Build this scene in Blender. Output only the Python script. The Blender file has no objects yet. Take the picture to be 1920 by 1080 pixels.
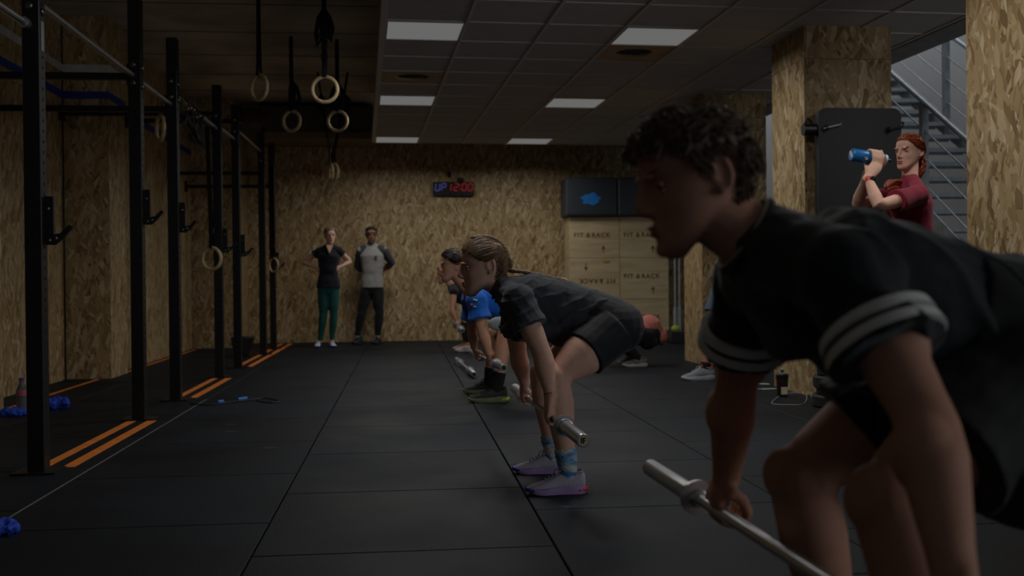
import bpy, bmesh, math, random
from mathutils import Vector, Matrix, Quaternion, noise
V = Vector
random.seed(7)
scene = bpy.context.scene
COL = scene.collection

# ---------------------------------------------------------------- camera
F, CH = 1950.0, 0.89                      # focal length in pixels of a 1920 wide frame, camera height
ROLL = 0.010
yc = V(((755-960)/F, (540-528)/F, -1)).normalized()
zc = V((-math.sin(ROLL), math.cos(ROLL), 0)); zc = (zc - yc*zc.dot(yc)).normalized()
xc = yc.cross(zc)
CAMR = Matrix((xc, yc, zc))               # camera vectors -> world vectors
cam = bpy.data.cameras.new('camera'); camo = bpy.data.objects.new('camera', cam); COL.objects.link(camo)
camo.matrix_world = Matrix.Translation((0, 0, CH)) @ CAMR.to_4x4()
cam.sensor_width = 36; cam.lens = 36*F/1920; cam.clip_start = 0.02
cam.dof.use_dof = True; cam.dof.focus_distance = 4.5; cam.dof.aperture_fstop = 3.0
scene.camera = camo
def at(px, py, D):
    """world point seen at a photo pixel whose room depth (Y) is D"""
    r = CAMR @ V(((px-960)/F, (540-py)/F, -1))
    return V((0, 0, CH)) + r*(D/r.y)

# ---------------------------------------------------------------- world, light, exposure
scene.view_settings.view_transform = 'Standard'
scene.view_settings.look = 'None'
scene.view_settings.exposure = -2.86
scene.view_settings.gamma = 1
w = bpy.data.worlds.new('world'); scene.world = w; w.use_nodes = True
w.node_tree.nodes['Background'].inputs[0].default_value = (0.62, 0.72, 0.85, 1)
w.node_tree.nodes['Background'].inputs[1].default_value = 0.40
def area(name, loc, target, sx, sy, energy, col=(1, 1, 1), spread=180):
    l = bpy.data.lights.new(name, 'AREA'); l.shape = 'RECTANGLE'; l.size = sx; l.size_y = sy
    l.energy = energy; l.color = col; l.spread = math.radians(spread)
    o = bpy.data.objects.new(name, l); COL.objects.link(o); o.location = loc
    o.rotation_euler = (V(target)-V(loc)).to_track_quat('-Z', 'Y').to_euler()
    return o
area('stairwell_daylight', (5.3, 11.0, 6.6), (5.3, 11.0, 0), 1.8, 5.0, 440, (0.94, 0.97, 1))
area('right_fill_light', (5.3, -.3, 1.2), (0.9, 3.6, 0.6), 2.2, 2.0, 250, (0.93, 0.96, 1))  # added unseen area light inside the room, fills from the camera's right

# ---------------------------------------------------------------- materials
MATS = {}
def nt(name):
    m = bpy.data.materials.new(name); m.use_nodes = True; t = m.node_tree
    return m, t, t.nodes['Principled BSDF']
def N(t, kind, **kw):
    n = t.nodes.new(kind)
    for k, v in kw.items():
        if k.startswith('i_'):
            key = k[2:]; key = int(key) if key.isdigit() else key
            n.inputs[key].default_value = v
        else: setattr(n, k, v)
    return n
def srgb(r, g, b):
    f = lambda c: (c/255/12.92 if c/255 <= .04045 else ((c/255+.055)/1.055)**2.4)
    return (f(r), f(g), f(b), 1)
def ramp(t, stops):
    n = t.nodes.new('ShaderNodeValToRGB'); e = n.color_ramp.elements
    while len(e) > 1: e.remove(e[-1])
    e[0].position, e[0].color = stops[0]
    for p, c in stops[1:]:
        q = e.new(p); q.color = c
    return n
def plain(name, col, rough=.6, metal=0, noise_s=None, var=.12, bump=None, coords='Object', spec=.5, sheen=0):
    """one colour with a little mottling and a fine relief"""
    if name in MATS: return MATS[name]
    m, t, b = nt(name); L = t.links
    b.inputs['Roughness'].default_value = rough; b.inputs['Metallic'].default_value = metal
    b.inputs['Specular IOR Level'].default_value = spec
    if sheen: b.inputs['Sheen Weight'].default_value = sheen
    tc = N(t, 'ShaderNodeTexCoord')
    nz = N(t, 'ShaderNodeTexNoise', i_Scale=noise_s or 12, i_Detail=4)
    L.new(tc.outputs[coords], nz.inputs['Vector'])
    c = V(col[:3])
    rp = ramp(t, [(.3, (*(c*(1-var)), 1)), (.7, (*(c*(1+var)), 1))])
    L.new(nz.outputs['Fac'], rp.inputs[0]); L.new(rp.outputs[0], b.inputs['Base Color'])
    if bump:
        nb = N(t, 'ShaderNodeTexNoise', i_Scale=bump[0], i_Detail=3)
        mp = N(t, 'ShaderNodeMapping')
        if len(bump) > 3: mp.inputs['Scale'].default_value = bump[3]
        L.new(tc.outputs[coords], mp.inputs[0]); L.new(mp.outputs[0], nb.inputs['Vector'])
        bp = N(t, 'ShaderNodeBump', i_Strength=bump[1], i_Distance=bump[2])
        L.new(nb.outputs['Fac'], bp.inputs['Height']); L.new(bp.outputs[0], b.inputs['Normal'])
    MATS[name] = m
    return m
def emit(name, col, strength):
    m, t, b = nt(name)
    b.inputs['Base Color'].default_value = (*[c*.3 for c in col[:3]], 1)
    b.inputs['Emission Color'].default_value = col; b.inputs['Emission Strength'].default_value = strength
    MATS[name] = m; return m
def osb_material():
    m, t, b = nt('oriented_strand_board'); L = t.links
    tc = N(t, 'ShaderNodeTexCoord')
    wob = N(t, 'ShaderNodeTexNoise', i_Scale=9, i_Detail=2)
    L.new(tc.outputs['UV'], wob.inputs['Vector'])
    base = N(t, 'ShaderNodeVectorMath', operation='MULTIPLY_ADD'); base.inputs[1].default_value = (.035, .035, .035)
    L.new(wob.outputs['Color'], base.inputs[0]); L.new(tc.outputs['UV'], base.inputs[2])
    tone = None; edge = None
    for i, (ang, sx, sy, thr) in enumerate([(84, 40, 11, 0), (15, 34, 11, .52), (-38, 42, 13, .55), (112, 33, 10, .5), (66, 44, 13, .6), (-74, 28, 8.5, .66)]):
        rot = N(t, 'ShaderNodeMapping'); rot.inputs['Rotation'].default_value = (0, 0, math.radians(ang))
        rot.inputs['Location'].default_value = (i*3.7, i*1.9, 0)
        sc = N(t, 'ShaderNodeMapping'); sc.inputs['Scale'].default_value = (sy, sx, 1)
        L.new(base.outputs[0], rot.inputs[0]); L.new(rot.outputs[0], sc.inputs[0])
        vo = N(t, 'ShaderNodeTexVoronoi', voronoi_dimensions='2D', i_Scale=1, i_Randomness=1)
        L.new(sc.outputs[0], vo.inputs['Vector'])
        sp = N(t, 'ShaderNodeSeparateColor'); L.new(vo.outputs['Color'], sp.inputs[0])
        gr = N(t, 'ShaderNodeTexNoise', i_Scale=2.5, i_Detail=3)
        g2 = N(t, 'ShaderNodeMapping'); g2.inputs['Scale'].default_value = (1, 4, 1)
        L.new(sc.outputs[0], g2.inputs[0]); L.new(g2.outputs[0], gr.inputs['Vector'])
        tn = N(t, 'ShaderNodeMath', operation='MULTIPLY_ADD'); tn.inputs[1].default_value = .35
        sub = N(t, 'ShaderNodeMath', operation='SUBTRACT'); sub.inputs[1].default_value = .5
        L.new(gr.outputs['Fac'], sub.inputs[0]); L.new(sub.outputs[0], tn.inputs[0]); L.new(sp.outputs[0], tn.inputs[2])
        if tone is None: tone = tn.outputs[0]
        else:
            gt = N(t, 'ShaderNodeMath', operation='GREATER_THAN'); gt.inputs[1].default_value = thr
            L.new(sp.outputs[1], gt.inputs[0])
            mx = N(t, 'ShaderNodeMix', data_type='FLOAT')
            L.new(gt.outputs[0], mx.inputs[0]); L.new(tone, mx.inputs[2]); L.new(tn.outputs[0], mx.inputs[3])
            tone = mx.outputs[0]
    rp = ramp(t, [(0, srgb(124, 98, 64)), (.12, srgb(150, 122, 82)), (.38, srgb(172, 145, 102)), (.65, srgb(182, 156, 113)), (.88, srgb(194, 170, 130)), (1, srgb(210, 194, 160))])
    L.new(tone, rp.inputs[0]); L.new(rp.outputs[0], b.inputs['Base Color'])
    bp = N(t, 'ShaderNodeBump', i_Strength=.25, i_Distance=.004)
    L.new(tone, bp.inputs['Height']); L.new(bp.outputs[0], b.inputs['Normal'])
    b.inputs['Roughness'].default_value = .55; b.inputs['Specular IOR Level'].default_value = .35
    MATS['osb'] = m; return m
def rubber_material():
    m, t, b = nt('rubber_flooring'); L = t.links
    tc = N(t, 'ShaderNodeTexCoord'); gp = N(t, 'ShaderNodeNewGeometry')
    sp = N(t, 'ShaderNodeTexNoise', i_Scale=240, i_Detail=2)
    L.new(gp.outputs['Position'], sp.inputs['Vector'])
    r1 = ramp(t, [(.42, srgb(13, 18, 24)), (.60, srgb(27, 35, 44)), (.74, srgb(66, 77, 90))])
    L.new(sp.outputs['Fac'], r1.inputs[0])
    lg = N(t, 'ShaderNodeTexNoise', i_Scale=1.3, i_Detail=5)
    L.new(gp.outputs['Position'], lg.inputs['Vector'])
    r2 = ramp(t, [(.35, (.62, .62, .62, 1)), (.7, (1.2, 1.2, 1.2, 1))])
    L.new(lg.outputs['Fac'], r2.inputs[0])
    oi = N(t, 'ShaderNodeObjectInfo')
    mr = N(t, 'ShaderNodeMapRange'); mr.inputs['To Min'].default_value = .85; mr.inputs['To Max'].default_value = 1.15
    L.new(oi.outputs['Random'], mr.inputs[0])
    mx = N(t, 'ShaderNodeMix', data_type='RGBA', blend_type='MULTIPLY'); mx.inputs[0].default_value = 1
    L.new(r1.outputs[0], mx.inputs[6]); L.new(r2.outputs[0], mx.inputs[7])
    mx2 = N(t, 'ShaderNodeVectorMath', operation='SCALE')
    L.new(mx.outputs[2], mx2.inputs[0]); L.new(mr.outputs[0], mx2.inputs['Scale'])
    L.new(mx2.outputs[0], b.inputs['Base Color'])
    bp = N(t, 'ShaderNodeBump', i_Strength=.5, i_Distance=.003)
    L.new(sp.outputs['Fac'], bp.inputs['Height']); L.new(bp.outputs[0], b.inputs['Normal'])
    r3 = ramp(t, [(.3, (.5, .5, .5, 1)), (.7, (.68, .68, .68, 1))]); L.new(lg.outputs['Fac'], r3.inputs[0])
    L.new(r3.outputs[0], b.inputs['Roughness'])
    b.inputs['Specular IOR Level'].default_value = .2
    MATS['rubber'] = m; return m
def wood_material(name, dark, light, scale=(3, 30, 3), coords='UV'):
    m, t, b = nt(name); L = t.links
    tc = N(t, 'ShaderNodeTexCoord'); mp = N(t, 'ShaderNodeMapping'); mp.inputs['Scale'].default_value = scale
    nz = N(t, 'ShaderNodeTexNoise', i_Scale=1.4, i_Detail=6, i_Distortion=.8)
    L.new(tc.outputs[coords], mp.inputs[0]); L.new(mp.outputs[0], nz.inputs['Vector'])
    rp = ramp(t, [(.3, dark), (.7, light)]); L.new(nz.outputs['Fac'], rp.inputs[0])
    L.new(rp.outputs[0], b.inputs['Base Color']); b.inputs['Roughness'].default_value = .5
    MATS[name] = m; return m
OSB = osb_material(); RUB = rubber_material()
PLY = wood_material('plywood', srgb(196, 172, 128), srgb(224, 204, 164), (1.2, 9, 1))
RINGW = wood_material('birch_ring', srgb(176, 150, 106), srgb(222, 202, 160), (20, 20, 20), 'Object')
CONC = plain('raw_slab', srgb(212, 206, 190), .9, noise_s=1.2, var=.4, bump=(6, .6, .02))
TILE = plain('mineral_tile', srgb(196, 192, 186), .9, noise_s=6, var=.05, bump=(260, .3, .002))
GRID = plain('grid_rail', srgb(212, 206, 196), .5, var=.04)
WHITE = plain('white_paint', srgb(222, 222, 222), .7, noise_s=2, var=.04)
BLKM = plain('black_powder_coat', srgb(19, 20, 24), .42, noise_s=30, var=.1, bump=(300, .2, .0005))
STEEL = plain('chrome_steel', srgb(206, 207, 210), .34, .9, noise_s=20, var=.06)
DULLS = plain('galvanised_steel', srgb(172, 180, 186), .5, .35, noise_s=14, var=.2)
BLKR = plain('black_rubber', srgb(30, 31, 33), .7, noise_s=30, var=.2, bump=(200, .3, .001))
BLKP = plain('black_plastic', srgb(22, 22, 24), .4)
ORANGE = plain('orange_tape', srgb(240, 136, 50), .6, noise_s=9, var=.18)
BLUEP = plain('blue_paint', srgb(30, 62, 150), .6, noise_s=6, var=.1)
STRAP = plain('black_webbing', srgb(20, 20, 22), .8, bump=(400, .4, .001))
FOAM = plain('black_vinyl', srgb(56, 60, 68), .5, noise_s=9, var=.08, bump=(160, .2, .001))
MATV = plain('mat_vinyl', srgb(21, 23, 27), .55, noise_s=7, var=.1, bump=(120, .25, .001))

# ---------------------------------------------------------------- mesh helpers
def frame(t, ref):
    t = t.normalized(); s = ref - t*ref.dot(t)
    if s.length < 1e-5:
        s = V((1, 0, 0)) - t*t.x
        if s.length < 1e-3: s = V((0, 1, 0)) - t*t.y
    s.normalize(); return s, t.cross(s)
class MB:
    def __init__(s): s.v = []; s.f = []
    def ring(s, pts):
        i = len(s.v); s.v += [V(p) for p in pts]; return list(range(i, i+len(pts)))
    def skin(s, a, b):
        n = len(a)
        for i in range(n): s.f.append((a[i], a[(i+1) % n], b[(i+1) % n], b[i]))
    def cap(s, r, flip=False): s.f.append(tuple(reversed(r)) if flip else tuple(r))
    def loft(s, rings, closed=True):
        rr = [s.ring(r) for r in rings]
        for a, b in zip(rr, rr[1:]): s.skin(a, b)
        if closed: s.cap(rr[0], True); s.cap(rr[-1])
        return s
    def box(s, c, d, R=None, bevel=0):
        c = V(c); hx, hy, hz = d[0]/2, d[1]/2, d[2]/2
        if bevel:
            b = bevel; rings = []
            for z, k in ((-hz, b), (-hz+b, 0), (hz-b, 0), (hz, b)):
                pts = []
                for (sx, sy) in ((-1, -1), (1, -1), (1, 1), (-1, 1)):
                    x, y = hx-k, hy-k
                    e = [(sx*x, sy*(y-b)), (sx*(x-b), sy*y)]
                    if sx*sy > 0: e = [(sx*x, sy*(y-b)), (sx*(x-b), sy*y)]
                    if (sx, sy) in ((-1, -1), (1, 1)): e = [(sx*x, sy*(y-b)), (sx*(x-b), sy*y)]
                    else: e = [(sx*(x-b), sy*y), (sx*x, sy*(y-b))]
                    pts += e
                rings.append([V((p[0], p[1], z)) for p in pts])
            rings = [[c + (R @ p if R else p) for p in r] for r in rings]
            return s.loft(rings)
        P = [V((x, y, z)) for z in (-hz, hz) for (x, y) in ((-hx, -hy), (hx, -hy), (hx, hy), (-hx, hy))]
        i = len(s.v); s.v += [c + (R @ p if R else p) for p in P]
        for f in ((0, 3, 2, 1), (4, 5, 6, 7), (0, 1, 5, 4), (1, 2, 6, 5), (2, 3, 7, 6), (3, 0, 4, 7)): s.f.append(tuple(i+j for j in f))
        return s
    def box2(s, a, b, bevel=0):
        a, b = V(a), V(b); return s.box((a+b)/2, (abs(b.x-a.x), abs(b.y-a.y), abs(b.z-a.z)), None, bevel)
    def tube(s, pts, rad, n=10, ref=(0, 0, 1), flat=1, round_=False):
        pts = [V(p) for p in pts]; ref = V(ref)
        if not isinstance(rad, (list, tuple)): rad = [rad]*len(pts)
        rings = []
        m = len(pts)
        for i, p in enumerate(pts):
            t = (pts[min(i+1, m-1)]-pts[max(i-1, 0)])
            sd, up = frame(t, ref)
            r = rad[i]; rx, ry = r if isinstance(r, tuple) else (r, r*flat)
            rings.append([p + sd*rx*math.cos(2*math.pi*k/n) + up*ry*math.sin(2*math.pi*k/n) for k in range(n)])
            if round_ and i in (0, m-1):
                tt = t.normalized()*(1 if i else -1); ext = []
                for a in (.45, .8, .97):
                    cc = math.sqrt(1-a*a); rm = min(rx, ry)
                    ext.append([p + tt*rm*a + (q-p)*cc for q in rings[-1]])
                if i: rings += ext
                else: rings = ext[::-1] + rings
        return s.loft(rings)
    def ell(s, c, ax, n=16, m=10, R=None):
        """ellipsoid, ax radii, optional rotation"""
        c = V(c); rings = []
        for j in range(1, m):
            th = math.pi*j/m
            rings.append([c + (R @ q if R else q) for q in (V((ax[0]*math.sin(th)*math.cos(2*math.pi*k/n), ax[1]*math.sin(th)*math.sin(2*math.pi*k/n), -ax[2]*math.cos(th))) for k in range(n))])
        return s.loft(rings)
    def torus(s, c, axis, R, r, n=32, m=10):
        c = V(c); a, b = frame(V(axis), V((0.3, 0.2, 1))); ax = V(axis).normalized(); rr = []
        for i in range(n):
            th = 2*math.pi*i/n; d = a*math.cos(th)+b*math.sin(th)
            rr.append(s.ring([c + d*(R+r*math.cos(2*math.pi*k/m)) + ax*r*math.sin(2*math.pi*k/m) for k in range(m)]))
        for i in range(n): s.skin(rr[i], rr[(i+1) % n])
        return s
    def cyl(s, a, b, r, n=14, r2=None):
        return s.tube([a, b], [r, r if r2 is None else r2], n, (.31, .2, 1))
    def mesh(s, name, off=None, smooth=True, uv=False, uvoff=None):
        me = bpy.data.meshes.new(name)
        off = V(off) if off is not None else V((0, 0, 0))
        me.from_pydata([p-off for p in s.v], [], s.f); me.update()
        bm = bmesh.new(); bm.from_mesh(me); bmesh.ops.recalc_face_normals(bm, faces=bm.faces); bm.to_mesh(me); bm.free()
        if smooth:
            me.polygons.foreach_set('use_smooth', [True]*len(me.polygons))
            me.set_sharp_from_angle(angle=math.radians(42))
        if uv:
            ul = me.uv_layers.new(name='UVMap'); o = uvoff or (random.uniform(0, 9), random.uniform(0, 9))
            for p in me.polygons:
                n = p.normal; ax = max(range(3), key=lambda i: abs(n[i]))
                for li in p.loop_indices:
                    q = me.vertices[me.loops[li].vertex_index].co + off
                    u, vv = ((q.y, q.z), (q.x, q.z), (q.x, q.y))[ax]
                    ul.data[li].uv = (u+o[0]+ax*3.3, vv+o[1])
        return me
    def build(s, name, mat, parent=None, smooth=True, uv=False, uvoff=None, loc=None):
        off = root_loc(parent) if parent else (loc or V((0, 0, 0)))
        me = s.mesh(name, off, smooth, uv, uvoff); me.materials.append(mat)
        o = bpy.data.objects.new(name, me); COL.objects.link(o)
        if parent: o.parent = parent
        else: o.location = off
        return o
def root_loc(p):
    r = V((0, 0, 0))
    while p: r = r + p.location; p = p.parent
    return r
def tag(o, label=None, cat=None, group=None, kind=None):
    for k, v in (('label', label), ('category', cat), ('group', group), ('kind', kind)):
        if v: o[k] = v
    return o
def empty(name, loc, label=None, cat=None, group=None, kind=None):
    o = bpy.data.objects.new(name, None); COL.objects.link(o); o.location = loc; o.empty_display_size = .1
    return tag(o, label, cat, group, kind)
def inst(name, me, parent, loc, rot=None):
    o = bpy.data.objects.new(name, me); COL.objects.link(o); o.parent = parent
    o.location = V(loc) - (root_loc(parent) if parent else V((0, 0, 0)))
    if rot: o.rotation_euler = rot
    return o
def text_mesh(name, body, size, mat, parent, loc, rot, depth=.002, bold=0.0):
    cu = bpy.data.curves.new(name, 'FONT'); cu.body = body; cu.size = size; cu.align_x = 'CENTER'; cu.align_y = 'CENTER'
    cu.extrude = depth; cu.space_character = 1.22; cu.offset = bold; cu.resolution_u = 3
    tmp = bpy.data.objects.new(name, cu); COL.objects.link(tmp)
    dg = bpy.context.evaluated_depsgraph_get(); me = bpy.data.meshes.new_from_object(tmp.evaluated_get(dg))
    bpy.data.objects.remove(tmp); me.name = name; me.materials.clear(); me.materials.append(mat)
    return inst(name, me, parent, loc, rot)
# ================================================================ the setting
CEIL = 2.795; SLAB = 3.42; BACK = 15.65; WL = -3.15
# ---- floor: a sub-floor that carries rubber tiles one metre square, each column staggered
floor = MB().box2((-3.4, -1.5, -.06), (6.6, BACK+.2, -.021)).build('floor', plain('subfloor', srgb(24, 25, 27), .9), smooth=False)
tag(floor, 'black speckled rubber tile gym floor', None, None, 'structure')
tile_me = MB().box((0, 0, -.0105), (.994, .996, .021), None, .003).mesh('rubber_tile', smooth=False); tile_me.materials.append(RUB)
col_off = {-4: .1, -3: .35, -2: .83, -1: .48, 0: 0.0, 1: .55, 2: .09, 3: .7, 4: .4, 5: .1}
for c, off in col_off.items():
    for k in range(-5, 17):
        y = 3.445 + off + 1.003*k - .5
        if y < -.6 or y > BACK+.2: continue
        inst('rubber_tile', tile_me, floor, (c, y, 0))
# pale dusty seam beside the rig
MB().box2((-1.512, 3.2, -.002), (-1.506, 8.2, .0012)).build('dusty_seam', plain('dust', srgb(120, 118, 114), .9), floor, False)
# chalk scuffs
sc = plain('chalk_scuff', srgb(62, 65, 69), .9, noise_s=40, var=.3)
for px, py in ((432, 787), (775, 698), (505, 832), (432, 800), (1068, 958), (640, 699), (1000, 897)):
    d = (CH*F/(py-528)); p = at(px, py, d); p.z = .0004
    MB().ell(p, (.035+.02*random.random(), .014, .0008), 10, 5).build('chalk_scuff', sc, floor)

# ---- OSB clad walls: a backing with boards screwed on, every board a piece of its own
def boards_x(parent, x, y0, y1, z1, side=1, step=1.25, t=.018, seam=2.55):
    """boards on a wall that faces +-X"""
    n = max(1, round((y1-y0)/step)); w_ = (y1-y0)/n
    for i in range(n):
        for (za, zb) in ((.0, seam), (seam, z1)):
            if zb-za < .05: continue
            j = random.uniform(0, .002)
            MB().box2((x, y0+i*w_+.0015, za+.0015), (x+side*(t+j), y0+(i+1)*w_-.0015, zb-.0015)).build('osb_board', OSB, parent, False, True)
def boards_y(parent, y, x0, x1, z1, step=1.25, t=.018, seam=2.55, zt=None):
    n = max(1, round((x1-x0)/step)); w_ = (x1-x0)/n
    for i in range(n):
        for (za, zb) in ((.0, seam), (seam, z1)):
            if zb-za < .05: continue
            j = random.uniform(0, .002)
            MB().box2((x0+i*w_+.0015, y-t-j, za+.0015), (x0+(i+1)*w_-.0015, y, zb-.0015)).build('osb_board', OSB, parent, False, True)
back_m = plain('wall_core', srgb(120, 112, 100), .9)
wl = MB().box2((-3.4, -1.5, -.06), (WL-.02, BACK, SLAB)).build('wall_left', back_m, None, False)
tag(wl, 'left gym wall clad in strand board', None, None, 'structure')
boards_x(wl, WL-.02, -1.2, 7.0, SLAB); boards_x(wl, WL-.02, 7.0, 10.1, SLAB); 
MB().box2((WL-.02, 10.6, 0), (WL+.275, 14.6, SLAB)).build('wall_core', back_m, wl, False); boards_x(wl, WL+.275, 10.6, 14.5, SLAB)
def pier(y0, y1, xo, name='pilaster'):
    MB().box2((WL-.02, y0+.02, 0), (xo-.02, y1, SLAB)).build(name, back_m, wl, False)
    boards_x(wl, xo-.02, y0, y1, SLAB, step=2); boards_y(wl, y0+.019, WL, xo-.0005, SLAB, step=2)
pier(4.8, 7.62, -2.79); pier(10.15, 10.72, -2.74); pier(14.55, BACK, -2.26)
# painted stripes that run along the left wall and round the pilasters
wp = plain('white_stripe', srgb(206, 204, 198), .7); e = .0025
for z, mt, nm in ((2.67, BLUEP, 'blue_stripe'), (2.92, wp, 'white_stripe')):
    h = .035
    MB().box2((-2.79, 4.8, z-h), (-2.79+e+.003, 7.62, z+h)).build(nm, mt, wl, False)
    MB().box2((WL, 7.62, z-h), (WL+e+.003, 10.15, z+h)).build(nm, mt, wl, False)
    MB().box2((WL, 10.15-.006, z-h), (-2.74+.004, 10.15-.003, z+h)).build(nm, mt, wl, False)
    MB().box2((-2.74, 10.15, z-h), (-2.74+e+.003, 10.72, z+h)).build(nm, mt, wl, False)
    if nm == 'blue_stripe': MB().box2((WL+.295, 10.72, z-h), (WL+.295+e+.003, 14.55, z+h)).build(nm, mt, wl, False)
wb = MB().box2((-3.4, BACK, -.06), (6.6, BACK+.25, SLAB)).build('wall_back', back_m, None, False)
tag(wb, 'rear gym wall clad in strand board', None, None, 'structure')
boards_y(wb, BACK, -2.26, 5.24, SLAB)
# right wall: white plaster behind the stairs, entrance opening nearer the camera
wr = MB().box2((6.35, 5.2, -.06), (6.6, BACK, 6.9)).build('wall_right', WHITE, None, False)
tag(wr, 'white plaster wall behind the steel stairs', None, None, 'structure')
MB().box2((4.4, 14.2, 0), (6.35, 14.4, 6.9)).build('end_wall', WHITE, wr, False)
MB().box2((6.35, -1.5, 0), (6.6, 1.2, 3.4)).build('wall_strip', WHITE, wr, False)
MB().box2((6.35, 1.2, 2.9), (6.6, 5.2, 3.4)).build('wall_strip', WHITE, wr, False)
wn = MB().box2((6.42, 1.2, 0), (6.46, 1.3, 2.9)).box2((6.42, 5.1, 0), (6.46, 5.2, 2.9)).box2((6.42, 3.15, 0), (6.46, 3.25, 2.9)).build('window_1', DULLS, None, False)
tag(wn, 'glazed entrance frame in the right wall', None, None, 'structure')

# ---- ceilings
raw = MB().box2((-3.4, -1.5, SLAB), (4.35, BACK+.2, SLAB+.2)).build('ceiling', CONC, None, False)
tag(raw, 'raw dark slab with suspended white tile ceiling below', None, None, 'structure')
for k in range(14):     # board marks of the shuttering
    MB().box2((-3.1, 1.0+k*1.08, SLAB-.004), (-.2, 1.012+k*1.08, SLAB)).build('slab_joint', plain('slab_joint', srgb(96, 92, 86), .9), raw, False)
CO = V((-.108, 7.63, CEIL)); ca = math.radians(2.2)
cu_ = V((math.cos(ca), math.sin(ca), 0)); cv = V((-math.sin(ca), math.cos(ca), 0))
CR = Matrix.Rotation(ca, 3, 'Z')
VS = 1.02
def cg(u, v_, z=0): return CO + cu_*u + cv*v_*VS + V((0, 0, z))
NCOL = 7; T = .6
tl = MB().box((0, 0, .011), (T-.014, T*1.02-.014, .018)).mesh('ceiling_tile', smooth=False); tl.materials.append(TILE)
lampcells = {(0, 0), (0, 5), (0, 10), (3, 0), (3, 5), (3, 10), (0, -5), (3, -5), (6, -4)}  # the lone far-right cell holds an unseen lamp added to brighten a pillar
ductcells = {(0, 3), (3, 1)}
for i in range(NCOL):
    for k in range(-6, 11):
        if (i, k) in lampcells or (i, k) in ductcells: continue
        o = inst('ceiling_tile', tl, raw, cg((i+.5)*T, (k+.5)*T, .002), (0, 0, ca))
        if (i, k) in ((0, 1), (4, 3), (3, 2)): o.rotation_euler = (.012 if i == 0 else -.008, .01, ca)
r_long = MB().box((0, 0, 0), (.022, 17*T*1.02, .012)).mesh('grid_rail', smooth=False); r_long.materials.append(GRID)
r_x = MB().box((0, 0, 0), (NCOL*T, .014, .008)).mesh('grid_rail', smooth=False); r_x.materials.append(GRID)
for i in range(NCOL+1): inst('grid_rail', r_long, raw, cg(i*T, 2.5*T, -.002), (0, 0, ca))
for k in range(-6, 12): inst('grid_rail', r_x, raw, cg(NCOL*T/2, k*T, 0), (0, 0, ca))
# edge trims, plenum board above the tiles and the fascia toward the stairs
MB().box(cg(-.02, 2.5*T, .03), (.03, 17*T, .09), CR).build('edge_trim', GRID, raw, False)
MB().box(cg(2.1, 11*T+.012, .04), (4.24, .02, .10), CR).build('edge_trim', plain('edge_grey', srgb(120, 116, 110), .7), raw, False)
MB().box(cg(2.1, 2.5*T, .12), (4.2, 17*T, .02), CR).build('plenum_board', plain('plenum', srgb(60, 58, 55), .9), raw, False)
MB().box(cg(4.36, 2.5*T, .0), (.28, 17*T, .03), CR).build('fascia', plain('fascia_grey', srgb(150, 148, 146), .8), raw, False)
MB().box(cg(4.49, 2.5*T, .32), (.02, 17*T, .66), CR).build('fascia', plain('fascia_grey', srgb(150, 148, 146), .8), raw, False)
# missing tiles where round ducts come down behind plaster board
pb = plain('plaster_board', srgb(196, 172, 134), .8, noise_s=5, var=.12)
hole = plain('duct_dark', srgb(44, 44, 50), .8)
for (i, k) in ductcells:
    c = cg((i+.5)*T, (k+.5)*T, .004); n = 24
    m_ = MB(); out = []; inn = []
    for q in range(n):
        a = 2*math.pi*q/n; d = V((math.cos(a), math.sin(a), 0)); s_ = .293/max(abs(d.x), abs(d.y))
        out.append(c + CR @ (d*s_)); inn.append(c + CR @ (d*(.15+.012*random.random())))
    a_ = m_.ring(out); b_ = m_.ring(inn); m_.skin(a_, b_)
    c2 = m_.ring([p+V((0, 0, .02)) for p in inn]); m_.skin(b_, c2)
    m_.build('plaster_board', pb, raw, False)
    MB().tube([c+V((0, 0, .02)), c+V((0, 0, .085))], [.165, .165], 20).build('duct_collar', hole, raw)

# ---- ceiling lamps
DIFF = emit('lamp_diffuser', (1, 1, 1, 1), 0.91)
names = {(0, 0): 'square ceiling light panel, nearest of the left row', (0, 5): 'square ceiling light panel, middle of the left row',
         (0, 10): 'square ceiling light panel at far end of the left row', (3, 0): 'square ceiling light panel beside the open duct, nearest of the right row',
         (3, 5): 'square ceiling light panel, middle of the right row', (3, 10): 'square ceiling light panel at far end of the right row',
         (0, -5): 'square ceiling light panel above the camera, left row', (3, -5): 'square ceiling light panel above the camera, right row', (6, -4): 'added square ceiling light panel, out of view beside the right-edge pillar'}
LAMP_W = 78
for (i, k) in sorted(lampcells):
    c = cg((i+.5)*T, (k+.5)*T)
    lp = empty('ceiling_lamp', c, names[(i, k)], 'ceiling light', 'ceiling light panels')
    MB().box(c+V((0, 0, .006)), (T-.045, T*1.02-.045, .012), CR).build('diffuser', DIFF, lp, False)
    fr = MB()
    for sx, sy, dx, dy in ((0, 1, T-.012, .018), (0, -1, T-.012, .018), (1, 0, .018, T-.012), (-1, 0, .018, T-.012)):
        fr.box(c + CR @ V((sx*(T/2-.014), sy*(T/2-.014), .004)), (dx, dy, .02), CR)
    fr.build('lamp_frame', GRID, lp, False)
    l = bpy.data.lights.new('lamp_light', 'AREA'); l.shape = 'SQUARE'; l.size = .52; l.energy = LAMP_W*(1.0 if k >= 0 else 1.05); l.color = (1, .985, .955); l.spread = math.radians(165)
    lo = bpy.data.objects.new('lamp_light', l); COL.objects.link(lo); lo.parent = lp; lo.location = (0, 0, -.012)

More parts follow.
